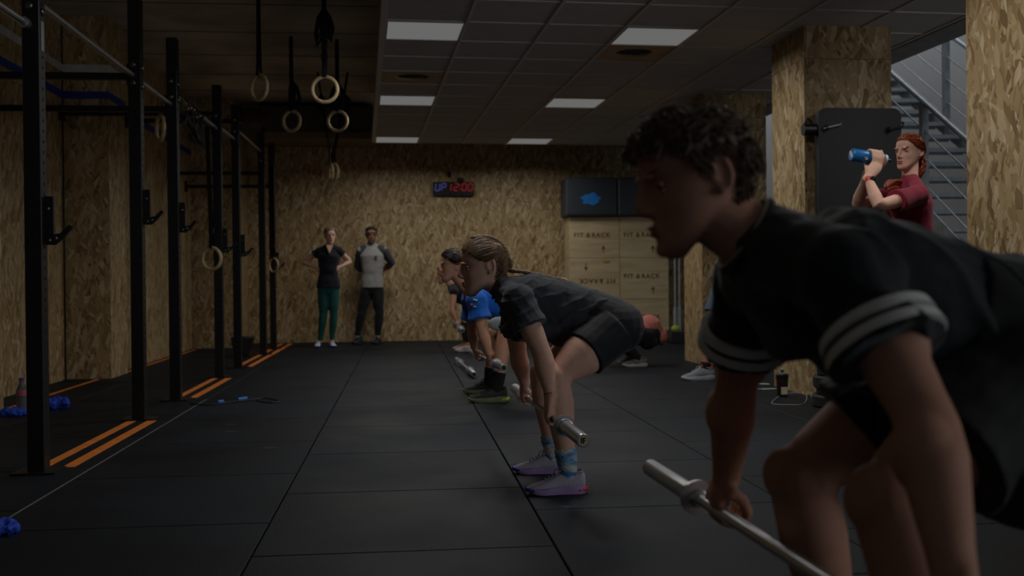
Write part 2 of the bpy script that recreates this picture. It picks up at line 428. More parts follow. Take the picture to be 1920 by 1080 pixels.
# ---- pillars on the right
def pillar(x, y, label, s_=.69, top=CEIL+.02):
    p = MB().box2((x+.02, y+.02, 0), (x+s_-.02, y+s_-.02, top)).build('pillar', back_m, None, False)
    tag(p, label, None, None, 'structure')
    boards_y(p, y+.02, x+.0005, x+s_, top, step=2); boards_x(p, x+.019, y, y+s_, top, -1, 2)
    boards_x(p, x+s_-.02, y, y+s_, top, 1, 2)
    return p
pA = pillar(3.07, 10.45, 'strand board pillar furthest from the camera'); pB = pillar(3.035, 7.6, 'strand board pillar behind the hanging mat'); pC = pillar(3.09, 4.74, 'strand board pillar at right frame edge')
# white unit fixed to the far pillar (projector housing)
c = at(1285, 198, 11.0)
pj = empty('wall_unit', c, 'white box unit hung under ceiling beside the far pillar', 'projector')
MB().box(c, (.36, .5, .24), None, .02).build('housing', WHITE, pj)
MB().box(c+V((0, .0, .25)), (.06, .06, .3)).build('bracket', WHITE, pj)

# ---- steel stairs: start beside the near pillar, climb away from the camera
ST = empty('steel_stairs', (5.15, 6.52, 0), 'open galvanised steel staircase with tube handrails on the right', 'stairs')
SL = .616; XL, XR = 4.62, 5.75
def sz(y): return (y-6.52)*SL
y1 = 13.2
for x, nm in ((XL, 'stringer'), (XR, 'stringer')):
    m_ = MB(); d = .13
    m_.loft([[V((x-.006, 6.52, -.0)), V((x+.006, 6.52, 0)), V((x+.006, 6.52, .14)), V((x-.006, 6.52, .14))],
             [V((x-.006, y1, sz(y1)-d)), V((x+.006, y1, sz(y1)-d)), V((x+.006, y1, sz(y1)+d)), V((x-.006, y1, sz(y1)+d))]])
    m_.build(nm, DULLS, ST, False)
tread = MB(); run = .28; nst = 23
tread.box((0, 0, -.004), (XR-XL-.02, .27, .006)); tread.box((0, -.132, -.02), (XR-XL-.02, .006, .04)); tread.box((0, .132, -.02), (XR-XL-.02, .006, .04))
for q in range(6): tread.box((0, -.09+q*.036, -.014), (XR-XL-.04, .006, .024))
tme = tread.mesh('tread', smooth=False); tme.materials.append(DULLS)
for i in range(nst):
    y = 6.66 + i*run
    inst('tread', tme, ST, ((XL+XR)/2, y, sz(y)+.02))
def rail(x, zoff, r, a=7.0, b=13.0, nm='handrail'):
    MB().cyl((x, a, sz(a)+zoff), (x, b, sz(b)+zoff), r, 10).build(nm, DULLS, ST)
for x in (XL, XR):
    rail(x, 1.03, .024)
    for zo in (.30, .54, .78): rail(x, zo, .008, nm='rail_rod')
    for y in ((7.0, 8.82, 10.9) if x == XL else (7.2, 9.0, 10.5, 12.0)):
        MB().box2((x-.03, y-.03, sz(y)-.1), (x+.03, y+.03, sz(y)+1.03)).build('rail_post', DULLS, ST, False)
# ================================================================ pull-up rig
RX = -1.73; PY = [5.15, 7.06, 8.17, 10.08, 11.18, 13.18, 14.2]; PH = 2.76; PS = .08
hole_m = plain('hole_black', srgb(4, 4, 5), .9)
bolt_m = plain('bolt_steel', srgb(120, 120, 120), .35, 1)
which = ['nearest the camera', 'second from the camera', 'third from the camera with straps tied on', 'fourth from the camera with a ring hung beside it',
         'fifth from the camera with the bucket behind', 'sixth from the camera', 'furthest from the camera']
holeme = MB().cyl((0, 0, 0), (.0015, 0, 0), .008, 8).mesh('hole'); holeme.materials.append(hole_m)
boltme = MB().ell((0, 0, 0), (.019, .010, .019), 12, 6).mesh('bolt'); boltme.materials.append(bolt_m)
barz = {0: 2.255, 1: 2.255, 2: 2.36, 3: 2.40, 4: 2.53, 5: 2.45}
crossz = {1: 2.25, 2: 2.22, 3: 2.49, 4: 2.59, 5: 2.25, 6: 2.18}
hookz = {0: 1.08, 1: 1.28, 2: 1.28, 3: 1.18, 4: 1.17, 6: 1.07}
for i, y in enumerate(PY):
    p = empty('rig_post', (RX, y, 0), 'black perforated steel rig upright, ' + which[i], 'rig post', 'uprights of the pull-up rig')
    h = PS/2
    MB().box2((RX-h, y-h, .008), (RX+h, y+h, PH), .004).build('upright', BLKM, p, False)
    MB().box2((RX-.10, y-.09, 0), (RX+.10, y+.09, .01)).build('base_plate', BLKM, p, False)
    st = MB(); z = .12; hf = MB()
    while z < PH-.05:
        st.cyl((RX+h-.001, y, z), (RX+h+.001, y, z), .0085, 8)
        hf.cyl((RX, y-h+.001, z), (RX, y-h-.001, z), .0075, 8)
        z += .05 if i else .05
    tag(st.build('hole_row', hole_m, p, False), kind='stuff'); tag(hf.build('hole_row', hole_m, p, False), kind='stuff')
    for zz in ([barz.get(i, 2.2)+.07, barz.get(i, 2.2)-.05] if i < 6 else [2.45, 2.2]):
        o = inst('bolt', boltme, p, (RX-.006, y-h-.003, zz))
        o2 = inst('bolt', boltme, p, (RX+h+.003, y, zz-.02), (0, 0, math.pi/2))
    if i in hookz:     # J-cup on the side facing the room
        z0 = hookz[i]; m_ = MB(); t_ = .03; X0 = RX+h
        prof = [(0, 0), (.045, 0), (.085, .035), (.125, .085), (.108, .095), (.07, .055), (.04, .05), (.04, .23), (0, .23)]
        m_.loft([[V((X0+.004+a, y-.012, z0+b)) for a, b in prof], [V((X0+.004+a, y+.012, z0+b)) for a, b in prof]])
        hk = m_.build('j_hook', BLKM, p, False)
        hk['label'] = 'black hook that carries a barbell'
        for (a, b) in ((.02, .17), (.055, .03), (.025, .02)):
            inst('bolt', boltme, hk, (X0+a, y-.014, z0+b)).scale = (.5, .5, .5)
lab = MB().box2((RX+h+.0005, 5.13, 2.0), (RX+h+.002, 5.17, 2.14)).build('sticker', plain('sticker', srgb(150, 150, 155), .5), bpy.data.objects['rig_post'], False)
# pull-up bars between the uprights, all at their own heights
names_b = ['between the first and second upright', 'between the second and third upright', 'with straps thrown over it between third and fourth upright',
           'between the fourth and fifth upright', 'between the fifth and sixth upright']
for i in range(5):
    a = V((RX-.012, PY[i], barz[i])); b = V((RX-.012, PY[i+1], barz[i]+.0))
    o = empty('pull_up_bar', (RX, PY[i], barz[i]), 'bare steel pull-up bar ' + names_b[i], 'pull-up bar', 'pull-up bars of the rig')
    MB().cyl(a+V((0, .041, 0)), b-V((0, .041, 0)), .0165, 14).build('bar', STEEL, o)
    MB().box(a+V((.0, .043, 0)), (.07, .006, .14)).build('end_plate', BLKM, o, False)
    MB().box(b-V((.0, .043, 0)), (.07, .006, .14)).build('end_plate', BLKM, o, False)
o = empty('pull_up_bar', (RX, 2.9, 2.12), 'bare steel pull-up bar reaching the nearest upright from the frame edge', 'pull-up bar', 'pull-up bars of the rig')
MB().cyl((RX-.02, 2.9, 2.12), (RX-.02, PY[0]-.042, 2.12), .018, 14).build('bar', STEEL, o)
MB().cyl((RX-.02, PY[0]-.075, 2.12), (RX-.02, PY[0]-.040, 2.12), .026, 14).build('end_plate', STEEL, o)
# cross beams that tie each upright to the wall
for i, z in crossz.items():
    xw = -2.84 if PY[i] > 10.3 else (-2.73 if PY[i] > 10.1 else -3.13)
    o = empty('wall_tie', (RX, PY[i], z), 'black beam tying the rig to the wall at the upright ' + which[i].split(' with')[0], 'rig beam', 'wall ties of the rig')
    MB().box2((xw, PY[i]-.022, z-.022), (RX-.041, PY[i]+.022, z+.022)).build('beam', BLKM, o, False)
    MB().box2((xw-.012, PY[i]-.07, z-.07), (xw, PY[i]+.07, z+.07)).build('wall_plate', BLKM, o, False)
# floor tape
def tape(xa, xb, ya, yb, lab):
    o = MB().box2((xa, ya, .0), (xb, yb, .0016)).build('floor_tape', ORANGE, None, False, loc=V(((xa+xb)/2, (ya+yb)/2, 0)))
    tag(o, lab, 'tape', 'orange tape lines on the floor')
for ya, yb, nm in ((5.26, 6.96, 'first and second'), (8.3, 9.96, 'third and fourth'), (11.28, 15.4, 'fifth and last')):
    tape(-1.785, -1.730, ya, yb, f'orange floor tape nearer the wall between {nm} upright')
    tape(-1.660, -1.600, ya, yb, f'orange floor tape on the room side between {nm} upright')
tape(-2.87, -2.83, 7.7, 10.1, 'thin orange floor tape along the left wall before the pilaster')
tape(-2.81, -2.77, 10.8, 14.4, 'thin orange floor tape along the left wall beyond the pilaster')

# ================================================================ gymnastic rings
def ring_hang(c, R, axis, top, lab, bundle=0, strap_w=.019, tilt=None, group='gymnastic rings on black straps', two=True):
    c = V(c); r = R*.14
    o = empty('gymnastic_ring', c, lab, 'gym ring', group)
    MB().torus(c, axis, R-r, r, 36, 10).build('ring', RINGW, o)
    top = V(top); a = c + V((0, 0, R-r)); ax = V(axis).normalized(); ax.z = 0
    side = V((0, 0, 1)).cross(ax); side.normalize()
    st = MB()
    for s_ in (-1, 1):
        q = [a+ax*s_*(r+.003)-V((0, 0, .0)), a+V((0, 0, .12))+ax*s_*.012, (a+top)/2+ax*s_*.008, top+ax*s_*.006]
        st.tube(q, [(strap_w, .0016)]*4, 8, side)
    st.tube([a+ax*(r+.003), a-V((0, 0, r*1.15))+V((0, 0, 0)), a-ax*(r+.003)], [(strap_w, .0016)]*3, 8, side)
    st.build('strap', STRAP, o)
    MB().box(a+V((0, 0, .16)), (.05, .02, .05), Matrix.Rotation(math.atan2(side.y, side.x), 3, 'Z')).build('buckle', plain('buckle', srgb(60, 62, 66), .4, .8), o)
    if bundle:
        m_ = MB(); rnd = random.Random(int(c.x*1000))
        for q in range(9):
            b0 = c + (top-c)*bundle; dx = rnd.uniform(-.06, .06); L_ = rnd.uniform(.12, .26)
            m_.tube([b0+V((0, 0, .05)), b0+V((dx, 0, -.02)), b0+V((dx*1.5, rnd.uniform(-.03, .03), -L_*.6)), b0+V((dx*1.2, 0, -L_)), b0+V((dx*.3, .01, -L_*.7)), b0], [(.018, .003)]*6, 6, side)
        m_.build('strap_tail', STRAP, o)
    return o
A_ = (.12, 1, 0)
def pt(px, py, D): return at(px, py, D)
c = pt(609, 168, 8.5); ring_hang(c, .118, A_, (c.x, c.y, SLAB-.02), 'wooden ring facing the camera, nearest and rightmost of the front pair', .62)
c = pt(486, 164, 8.7); ring_hang(c, .118, (.75, .75, 0), (c.x, c.y, SLAB-.02), 'wooden ring turned edgeways on a long strap, leftmost of the hanging rings')
c = pt(547, 227, 10.8); ring_hang(c, .118, (.5, .9, 0), (c.x, c.y, SLAB-.02), 'wooden ring under a bundle of strap tails, left of the second pair', .42)
c = pt(633, 227, 10.9); ring_hang(c, .118, (.25, 1, 0), (c.x, c.y, SLAB-.02), 'wooden ring behind the nearest one, right of the second pair', .4)
for px, ax, tx, lab in ((620, (1, .35, 0), 596, 'wooden ring seen edgeways, left one of the far low pair'), (626, (.9, .6, 0), 652, 'wooden ring seen edgeways, right one of the far low pair')):
    c = pt(px, 323, 12.6); t_ = pt(tx, 168, 12.6); ring_hang(c, .118, ax, (t_.x, t_.y, SLAB-.02), lab, .75)
c = pt(397, 485, 9.96); ring_hang(c, .118, (.45, .9, 0), (RX+.02-.09, 9.95, 2.36), 'wooden ring hung low in front of the fourth upright')
c = pt(513, 497, 14.06); ring_hang(c, .105, (.7, .7, 0), (RX-.0, 14.1, 2.45), 'wooden ring hung low in front of the furthest upright')
c = pt(300, 240, 8.6); 
ring_hang(c, .118, (.9, .5, 0), (RX-.01, 8.62, 2.36), 'dark wooden ring dangling from straps behind the third upright')
# straps and clips thrown over the bar
sb = pt(350, 215, 8.4)
o = empty('strap_bundle', (RX, 8.65, 2.36), 'tangle of black straps and clips knotted over the pull-up bar', 'straps')
rnd = random.Random(3); m_ = MB()
for q in range(12):
    y0 = 8.35+rnd.random()*1.0; z0 = 2.38; L_ = rnd.uniform(.12, .35)
    m_.tube([(RX-.03, y0, z0-.02), (RX, y0, z0), (RX+.03, y0+.02, z0-.05), (RX+.05*rnd.random(), y0+.1*rnd.uniform(-1, 1), z0-L_*.6), (RX+.1*rnd.uniform(-1, 1), y0+.15*rnd.uniform(-1, 1), z0-L_)], [(.02, .004)]*5, 6, (0, 1, 0))
m_.build('strap', STRAP, o)
m_ = MB(); d0 = pt(322, 190, 8.4); d1 = pt(375, 265, 9.0)
m_.tube([d0, (d0+d1)/2+V((0, 0, .02)), d1], [.02, .03, .018], 10); m_.build('handle', BLKR, o)
for q in range(5): inst('clip', boltme, o, (RX+.05, 8.45+q*.12, 2.26+.05*rnd.random()))

# ================================================================ ducts by the rear wall
o = empty('air_duct', (-1.2, 15.0, 3.1), 'grey metal air duct with spiral seams under the slab by the rear wall', 'duct')
MB().box2((-1.95, 14.75, 2.98), (-.38, 15.35, 3.36), .01).build('duct_box', plain('duct_sheet', srgb(98, 96, 92), .5, .4, noise_s=5, var=.2), o, False)
MB().box2((-1.95, 14.6, 2.88), (-.34, 15.5, 2.97)).build('ledge', plain('ledge_wood', srgb(128, 112, 84), .7), o, False)
m_ = MB(); pts = []; rr = []
for q in range(60):
    x = -2.2+q*.006; pts.append((x, 14.9, 3.12)); rr.append(.215 if q % 4 else .222)
m_.tube(pts, rr, 20); m_.build('round_duct', plain('duct_foil', srgb(120, 108, 88), .5, .5, noise_s=9, var=.3), o)
m_ = MB(); m_.tube([(-2.75, 14.2, 2.86), (-2.5, 14.2, 2.83), (-2.2, 14.25, 2.95)], [.05, .11, .03], 12); m_.build('wrap', plain('foil_wrap', srgb(140, 138, 130), .6), o)

# ================================================================ LED interval clock
YB = BACK-.022
c0 = at(812, 341, YB-.06); c1 = at(889, 367, YB-.06); cc = (c0+c1)/2
ck = empty('interval_clock', V((cc.x, YB-.06, c1.z)), 'black LED gym clock reading UP 12:00 on the rear wall', 'clock')
wd, ht = c1.x-c0.x, c0.z-c1.z
MB().box((cc.x, YB-.035, cc.z), (wd, .05, ht), None, .006).build('housing', BLKP, ck)
RED = emit('led_red', (1, .03, .05, 1), .85); BLU = emit('led_blue', (.22, .22, 1, 1), .85)
SEG = {'0': 'abcdef', '1': 'bc', '2': 'abged', 'U': 'bcdef', 'P': 'abefg'}
def digit(ch, x, zc_, w_, h_, mat):
    t_ = .0145; sl = .12; m_ = MB(); yy = YB-.0625; g = .004
    def bar(xa, za, xb, zb):
        a = V((xa+za*sl, 0, za)); b = V((xb+zb*sl, 0, zb)); d = (b-a).normalized(); n = V((0, 1, 0)).cross(d)*t_/2
        a = a+d*g; b = b-d*g; o_ = V((x, yy, zc_))
        m_.loft([[o_+a-n, o_+a+n, o_+b+n, o_+b-n], [o_+p+V((0, .004, 0)) for p in (a-n, a+n, b+n, b-n)]])
    hw, hh = w_/2, h_/2
    S_ = {'a': (-hw, hh, hw, hh), 'd': (-hw, -hh, hw, -hh), 'g': (-hw, 0, hw, 0), 'f': (-hw, 0, -hw, hh), 'e': (-hw, -hh, -hw, 0), 'b': (hw, 0, hw, hh), 'c': (hw, -hh, hw, 0)}
    for s_ in SEG[ch]: bar(*S_[s_])
    m_.build('digit', mat, ck, False)
zc_ = cc.z+ht*.12; k = wd/77
for ch, px, mt in (('U', 8.5, BLU), ('P', 20, BLU), ('1', 30, RED), ('2', 43.5, RED), ('0', 58.5, RED), ('0', 70, RED)):
    digit(ch, c0.x+px*k, zc_, 7.5*k, 13*k, mt)
for dz in (-.03, .03):
    MB().box((c0.x+50.5*k, YB-.061, zc_+dz), (.016, .004, .016)).build('colon_dot', RED, ck, False)
MB().box((c0.x+52*k, YB-.02, c0.z+.03), (.09, .03, .07), None, .008).build('bracket', BLKP, ck)
c = at(842, 326, YB); so = empty('sensor_box', c, 'small black sensor on the rear wall above the clock', 'sensor')
MB().box(c+V((0, -.02, .01)), (.06, .05, .05), None, .006).build('housing', BLKP, so); MB().cyl(c+V((0, -.02, -.02)), c+V((0, -.03, -.055)), .018, 10).build('lens', BLKP, so)

# ================================================================ plyometric boxes by the rear wall
burn = plain('burnt_print', srgb(122, 96, 62), .8)
slot = plain('slot_dark', srgb(70, 52, 32), .9)
def plyo(c, w_, d_, h_, label, flip=False, txt=True):
    o = empty('plyo_box', (c.x, c.y, c.z), label, 'plyo box', 'plywood jump boxes in a stack')
    t_ = .018; f = c.y
    MB().box2((c.x-w_/2, f, c.z), (c.x+w_/2, f+t_, c.z+h_), .002).build('front_panel', PLY, o, False, True)
    MB().box2((c.x-w_/2, f+t_, c.z), (c.x-w_/2+t_, f+d_, c.z+h_)).build('side_panel', PLY, o, False, True)
    MB().box2((c.x+w_/2-t_, f+t_, c.z), (c.x+w_/2, f+d_, c.z+h_)).build('side_panel', PLY, o, False, True)
    MB().box2((c.x-w_/2+t_, f+t_, c.z+h_-t_), (c.x+w_/2-t_, f+d_, c.z+h_)).build('top_panel', PLY, o, False, True)
    MB().box2((c.x-w_/2+t_, f+t_, c.z), (c.x+w_/2-t_, f+d_, c.z+t_)).build('bottom_panel', PLY, o, False, True)
    r = math.pi if flip else 0; s_ = -1 if flip else 1; zc = c.z+h_/2
    if txt:
        for wd_, dx in (('FIT', -.215), ('&', -.075), ('RACK', .115)):
            text_mesh('lettering', wd_, .092, burn, o, (c.x-(.02-dx)*s_, f-.001, zc+.03*s_), (math.pi/2, r, 0), .001, .003)
        m_ = MB(); ax, az = c.x+.13*s_, zc-.17*s_
        m_.loft([[V((ax-.035, f-.0015, az+.0*s_)), V((ax, f-.0015, az+.055*s_)), V((ax+.035, f-.0015, az))], [V((ax-.035, f, az)), V((ax, f, az+.055*s_)), V((ax+.035, f, az))]])
        m_.box((ax, f-.001, az-.03*s_), (.014, .002, .06)); m_.build('arrow', burn, o, False)
    return o
fy = 15.0
def X_(px): return at(px, 480, fy).x
xa, xb, xc_ = X_(1068), X_(1162), X_(1254); hb = .605
labs = [['plywood jump box at floor, left of the stack', 'plywood jump box with upside-down lettering, left of the stack', 'plywood jump box under the left black foam box'],
        ['plywood jump box at floor, right of the stack', 'plywood jump box with upright lettering and arrow, middle of right column', 'plywood jump box partly behind the man\'s face, under the right foam box']]
for ci, (x0, x1) in enumerate(((xa, xb), (xb, xc_))):
    for r in range(3): plyo(V(((x0+x1)/2, fy+random.uniform(0, .01), r*hb)), x1-x0-.008, .5, hb-.004, labs[ci][r], flip=(ci == 0 and r == 1))
def foam(x0, x1, lab, logo):
    z0, z1 = 3*hb, 3*hb+.565; c = V(((x0+x1)/2, fy-.08, z0))
    o = empty('foam_box', c, lab, 'foam box', 'black foam boxes on the plywood stack')
    MB().box2((x0, fy-.08, z0), (x1, fy+.48, z1), .02).build('cover', FOAM, o)
    MB().box2((x0+.01, fy-.083, z0+.03), (x1-.01, fy-.08, z0+.034)).build('seam', BLKP, o, False)
    if logo:
        lm = plain('blue_print', srgb(40, 128, 214), .5); c2 = at(1108, 373, fy-.085); m_ = MB(); rr = []
        rnd = random.Random(5)
        a = [(V((c2.x+math.cos(t)*.13*(1+.18*math.sin(7*t)+.05*rnd.random()), fy-.0835, c2.z+math.sin(t)*.085*(1+.16*math.cos(5*t))))) for t in [2*math.pi*q/40 for q in range(40)]]
        m_.loft([a, [p+V((0, .003, 0)) for p in a]]); m_.build('logo_print', lm, o, False)
foam(X_(1061), X_(1157), 'black foam jump box with a blue splash logo', True); foam(X_(1158), X_(1252), 'black foam jump box beside the one with the logo', False)
# yellow tag on the stack
c = at(1136, 489, fy-.004); MB().box(c, (.09, .003, .025)).build('sticker', plain('yellow_tag', srgb(220, 180, 60), .5), bpy.data.objects['plyo_box.002'], False)
# bar holder with upright bars right of the boxes
c = at(1270, 630, 14.2); c.z = 0
o = empty('bar_holder', c, 'black floor stand holding upright steel bars beside the boxes', 'bar stand')
MB().box2((c.x-.11, c.y-.15, 0), (c.x+.14, c.y+.25, .17), .01).build('base', BLKP, o, False)
for dx, dy, hgt in ((-.03, 0, 1.25), (.06, .1, 1.2)):
    MB().cyl(c+V((dx, dy, .1)), c+V((dx, dy, hgt)), .014, 10).build('bar', STEEL, o); MB().cyl(c+V((dx, dy, .1)), c+V((dx, dy, .5)), .025, 12).build('bar_sleeve', DULLS, o)
MB().ell(c+V((-.05, -.08, .2)), (.06, .06, .05)).build('ball', plain('lime_ball', srgb(170, 190, 50), .5), o)
MB().box(c+V((0, .1, 1.27)), (.3, .04, .1)).build('top_bracket', plain('pale_bracket', srgb(176, 184, 192), .5), o, False)

# ================================================================ hanging exercise mat on the pillar
mz0, mz1 = .85, 2.15; my = 7.49
mx0, mx1 = at(1533, 400, my).x, at(1687, 400, my).x
o = empty('exercise_mat', ((mx0+mx1)/2, my, mz0), 'folded black exercise mats hung on hooks in front of the pillar', 'mat')
for q in range(3):
    y = my-.035*q+.04; m_ = MB(); r = .06; prof = []
    for cx_, cz_, a0 in ((mx1-r, mz1-r, 0), (mx0+r, mz1-r, 90), (mx0+r, mz0+r, 180), (mx1-r, mz0+r, 270)):
        for j in range(6):
            a = math.radians(a0+j*18); prof.append((cx_+math.cos(a)*r-.006*q, cz_+math.sin(a)*r))
    m_.loft([[V((a, y, b)) for a, b in prof], [V((a, y-.006, b)) for a, b in prof], [V((a, y-.028, b)) for a, b in prof]]); m_.build('mat_panel', MATV, o, True)
for px, py in ((1566, 232), (1682, 236)):
    c = at(px, py, my-.05); m_ = MB(); m_.tube([c+V((-.1, -.03, -.04)), c+V((.03, -.03, -.01)), c+V((.06, .02, .03)), c+V((.06, .15, .035))], .007, 8); m_.build('hook', DULLS if px < 1600 else BLKP, o)
    MB().torus(c+V((-.08, -.035, -.035)), (1, 0, .3), .02, .005, 14, 6).build('eyelet', BLKP, o)
c = at(1513, 243, my); pg = empty('hanging_peg', c, 'short black peg left of the hanging mats', 'peg')
MB().cyl(c+V((-.03, 0, 0)), c+V((.06, 0, 0)), .045, 14).build('drum', BLKP, pg); MB().tube([c+V((-.02, 0, .04)), c+V((.0, 0, .09)), c+V((.04, 0, .05))], .008, 8).build('clip', BLKP, pg)

# ================================================================ small things on the floor
c = at(1467, 742, 7.56); c.z = 0
o = empty('shaker_bottle', c, 'dark shaker bottle with a cream label standing by the pillar', 'bottle')
sm = plain('smoked_plastic', srgb(52, 40, 34), .25)
MB().tube([c, c+V((0, 0, .01)), c+V((0, 0, .14))], [.036, .04, .045], 20).build('body', sm, o)
MB().tube([c+V((0, 0, .14)), c+V((0, 0, .165)), c+V((0, 0, .172))], [.048, .048, .04], 20).build('lid', BLKP, o)
MB().tube([c+V((.0, 0, .172)), c+V((0, 0, .2)), c+V((.01, 0, .206))], [.022, .02, .012], 12).build('spout', plain('grey_spout', srgb(120, 128, 130), .4), o)
m_ = MB(); m_.loft([[c+V((math.sin(a)*.0435, -math.cos(a)*.0435, z)) for z in (.02, .075)] + [c+V((math.sin(a)*.0455, -math.cos(a)*.0455, z)) for z in (.075, .02)] for a in [x*.15-.55 for x in range(9)]]); m_.build('label', plain('cream_label', srgb(214, 200, 158), .6), o)
for px, py, ang, lab, L_, mt in ((1440, 738, .05, 'pale pen lying on floor beside the shaker', .17, srgb(170, 190, 180)), (1432, 728, -.5, 'small white marker lying on floor near the far pillar', .1, srgb(200, 196, 190))):
    c = at(px, py, CH*F/(py-521)); c.z = .008; d = V((math.cos(ang), math.sin(ang), 0))*L_/2
    o = empty('marker', c, lab, 'pen'); MB().tube([c-d, c+d*.7, c+d], [.008, .008, .004], 10).build('barrel', plain('marker_%d' % px, mt, .5), o); MB().tube([c-d*1.0, c-d*.6], .009, 10).build('cap', plain('marker_cap', srgb(120, 124, 124), .5), o)
wm = plain('grey_cable', srgb(150, 152, 154), .5); o = empty('speed_rope', at(1500, 758, 7.3)*1.0, 'thin grey rope lying in loops in front of the pillar', 'rope'); o.location.z = 0
p_ = []
for px, py in ((1524, 757), (1516, 748), (1490, 744), (1470, 746), (1447, 764), (1480, 768), (1508, 766), (1510, 748), (1480, 746)):
    q = at(px, py, CH*F/(py-521)); q.z = .004; p_.append(q)
def smooth_path(P, n=8):
    out = []
    for i in range(len(P)-1):
        p0, p1, p2, p3 = P[max(i-1, 0)], P[i], P[i+1], P[min(i+2, len(P)-1)]
        for k in range(n):
            t = k/n; out.append(.5*((2*p1)+(p2-p0)*t+(2*p0-5*p1+4*p2-p3)*t*t+(-p0+3*p1-3*p2+p3)*t**3))
    return out+[P[-1]]
MB().tube(smooth_path(p_), .003, 6).build('rope', wm, o)
# stack of bumper plates
pc = at(1588, 765, 6.9); pc.z = 0; z = 0
for i, (r, t_, lab) in enumerate(((.225, .085, 'black bumper plate at the bottom of the stack'), (.205, .045, 'black bumper plate second from the bottom of the stack'), (.225, .085, 'black bumper plate under the top one in the stack'), (.19, .07, 'smaller black bumper plate on top of the stack'))):
    c = pc+V((random.uniform(-.01, .01), 0, z)); o = empty('bumper_plate', c, lab, 'weight plate', 'stacked bumper plates')
    pr = [(.03, 0), (r-.012, 0), (r, .012), (r, t_-.012), (r-.012, t_), (r-.06, t_), (r-.07, t_-.012), (.06, t_-.012), (.055, t_), (.03, t_)]
    m_ = MB(); n = 40; rr = [m_.ring([c+V((a*math.cos(2*math.pi*q/n), a*math.sin(2*math.pi*q/n), b)) for q in range(n)]) for a, b in pr]
    for a, b in zip(rr, rr[1:]+rr[:1]): m_.skin(a, b)
    m_.build('rubber_disc', BLKR, o); 
    m_ = MB(); m_.torus(c+V((0, 0, t_-.016)), (0, 0, 1), .043, .012, 24, 8); m_.build('hub', STEEL, o); z += t_
# bottle, cloths by the left wall
c = at(41, 752, 7.72); c.z = 0
o = empty('water_bottle', c, 'clear plastic water bottle with purple cap by the left wall', 'bottle')
pl = plain('clear_plastic', srgb(150, 150, 158), .15); pl.node_tree.nodes['Principled BSDF'].inputs['Transmission Weight'].default_value = .6
MB().tube([c, c+V((0, 0, .01)), c+V((0, 0, .06)), c+V((0, 0, .1)), c+V((0, 0, .15)), c+V((0, 0, .195)), c+V((0, 0, .21))], [.03, .036, .036, .033, .036, .015, .014], 18).build('body', pl, o)
MB().tube([c+V((0, 0, .21)), c+V((0, 0, .23))], .017, 14).build('cap', plain('purple_cap', srgb(92, 70, 160), .5), o)
MB().tube([c+V((0, 0, .105)), c+V((0, 0, .145))], [.037, .0375], 18).build('label', plain('pink_label', srgb(200, 110, 130), .5), o)
clm = plain('blue_cloth', srgb(36, 78, 200), .8, noise_s=20, var=.25, bump=(30, .8, .01))
def cloth(px, py, D, sx, sz_, lab, seed):
    c = at(px, py, D); c.z = 0; rnd = random.Random(seed); m_ = MB()
    for q in range(7): m_.ell(c+V((rnd.uniform(-sx, sx)*.6, rnd.uniform(-.05, .05), sz_*.35)), (sx*.5, .07, sz_*rnd.uniform(.4, .7)), 12, 8, Matrix.Rotation(rnd.random()*3, 3, 'Z'))
    ob = m_.build('cloth', clm, None, loc=c); md = ob.modifiers.new('r', 'REMESH'); md.mode = 'VOXEL'; md.voxel_size = .008; md.use_smooth_shade = True
    tx = bpy.data.textures.new('folds', 'CLOUDS'); tx.noise_scale = .025; dm = ob.modifiers.new('d', 'DISPLACE'); dm.texture = tx; dm.strength = .05; dm.mid_level = .6
    tag(ob, lab, 'cloth', 'crumpled blue cloths')
cloth(30, 772, 7.45, .09, .05, 'crumpled blue cloth beside the bottle left of the first upright', 1); cloth(106, 762, 7.8, .08, .09, 'crumpled blue cloth right of the first upright', 2)
cloth(2, 972, 3.92, .05, .04, 'crumpled blue cloth cut off by the left frame edge', 4)
# bucket
c = at(455, 668, 12.85); c.z = 0; n = 28
o = empty('bucket', c, 'black plastic bucket standing behind the fifth upright', 'bucket')
m_ = MB(); rr = [m_.ring([c+V((a*math.cos(2*math.pi*q/n), a*math.sin(2*math.pi*q/n), b)) for q in range(n)]) for a, b in ((.02, .012), (.085, .012), (.128, .235), (.14, .235), (.14, .22), (.095, 0), (.02, 0))]
for a, b in zip(rr, rr[1:]): m_.skin(a, b)
m_.cap(rr[0]); m_.cap(rr[-1]); m_.build('pail', BLKP, o); MB().torus(c+V((0, 0, .235)), (0, 0, 1), .137, .006, 28, 6).build('rim', BLKP, o)
# jump rope with blue handles
o = empty('jump_rope', at(440, 747, 7.9), 'jump rope with blue handles lying by the third upright', 'rope'); o.location.z = 0
P_ = []
for px, py in ((355, 748), (390, 752), (430, 748), (470, 744), (500, 742), (525, 748), (505, 750), (480, 746)):
    q = at(px, py, CH*F/(py-528)); q.z = .006; P_.append(q)
MB().tube(smooth_path(P_), .004, 6).build('rope', BLKP, o)
for a, b in (((408, 749), (418, 748)), ((446, 745), (462, 743))):
    A1 = at(*a, CH*F/(a[1]-528)); B1 = at(*b, CH*F/(b[1]-528)); A1.z = B1.z = .014
    MB().tube([A1, B1], [.012, .014], 10).build('handle', plain('blue_handle', srgb(60, 130, 200), .5), o)
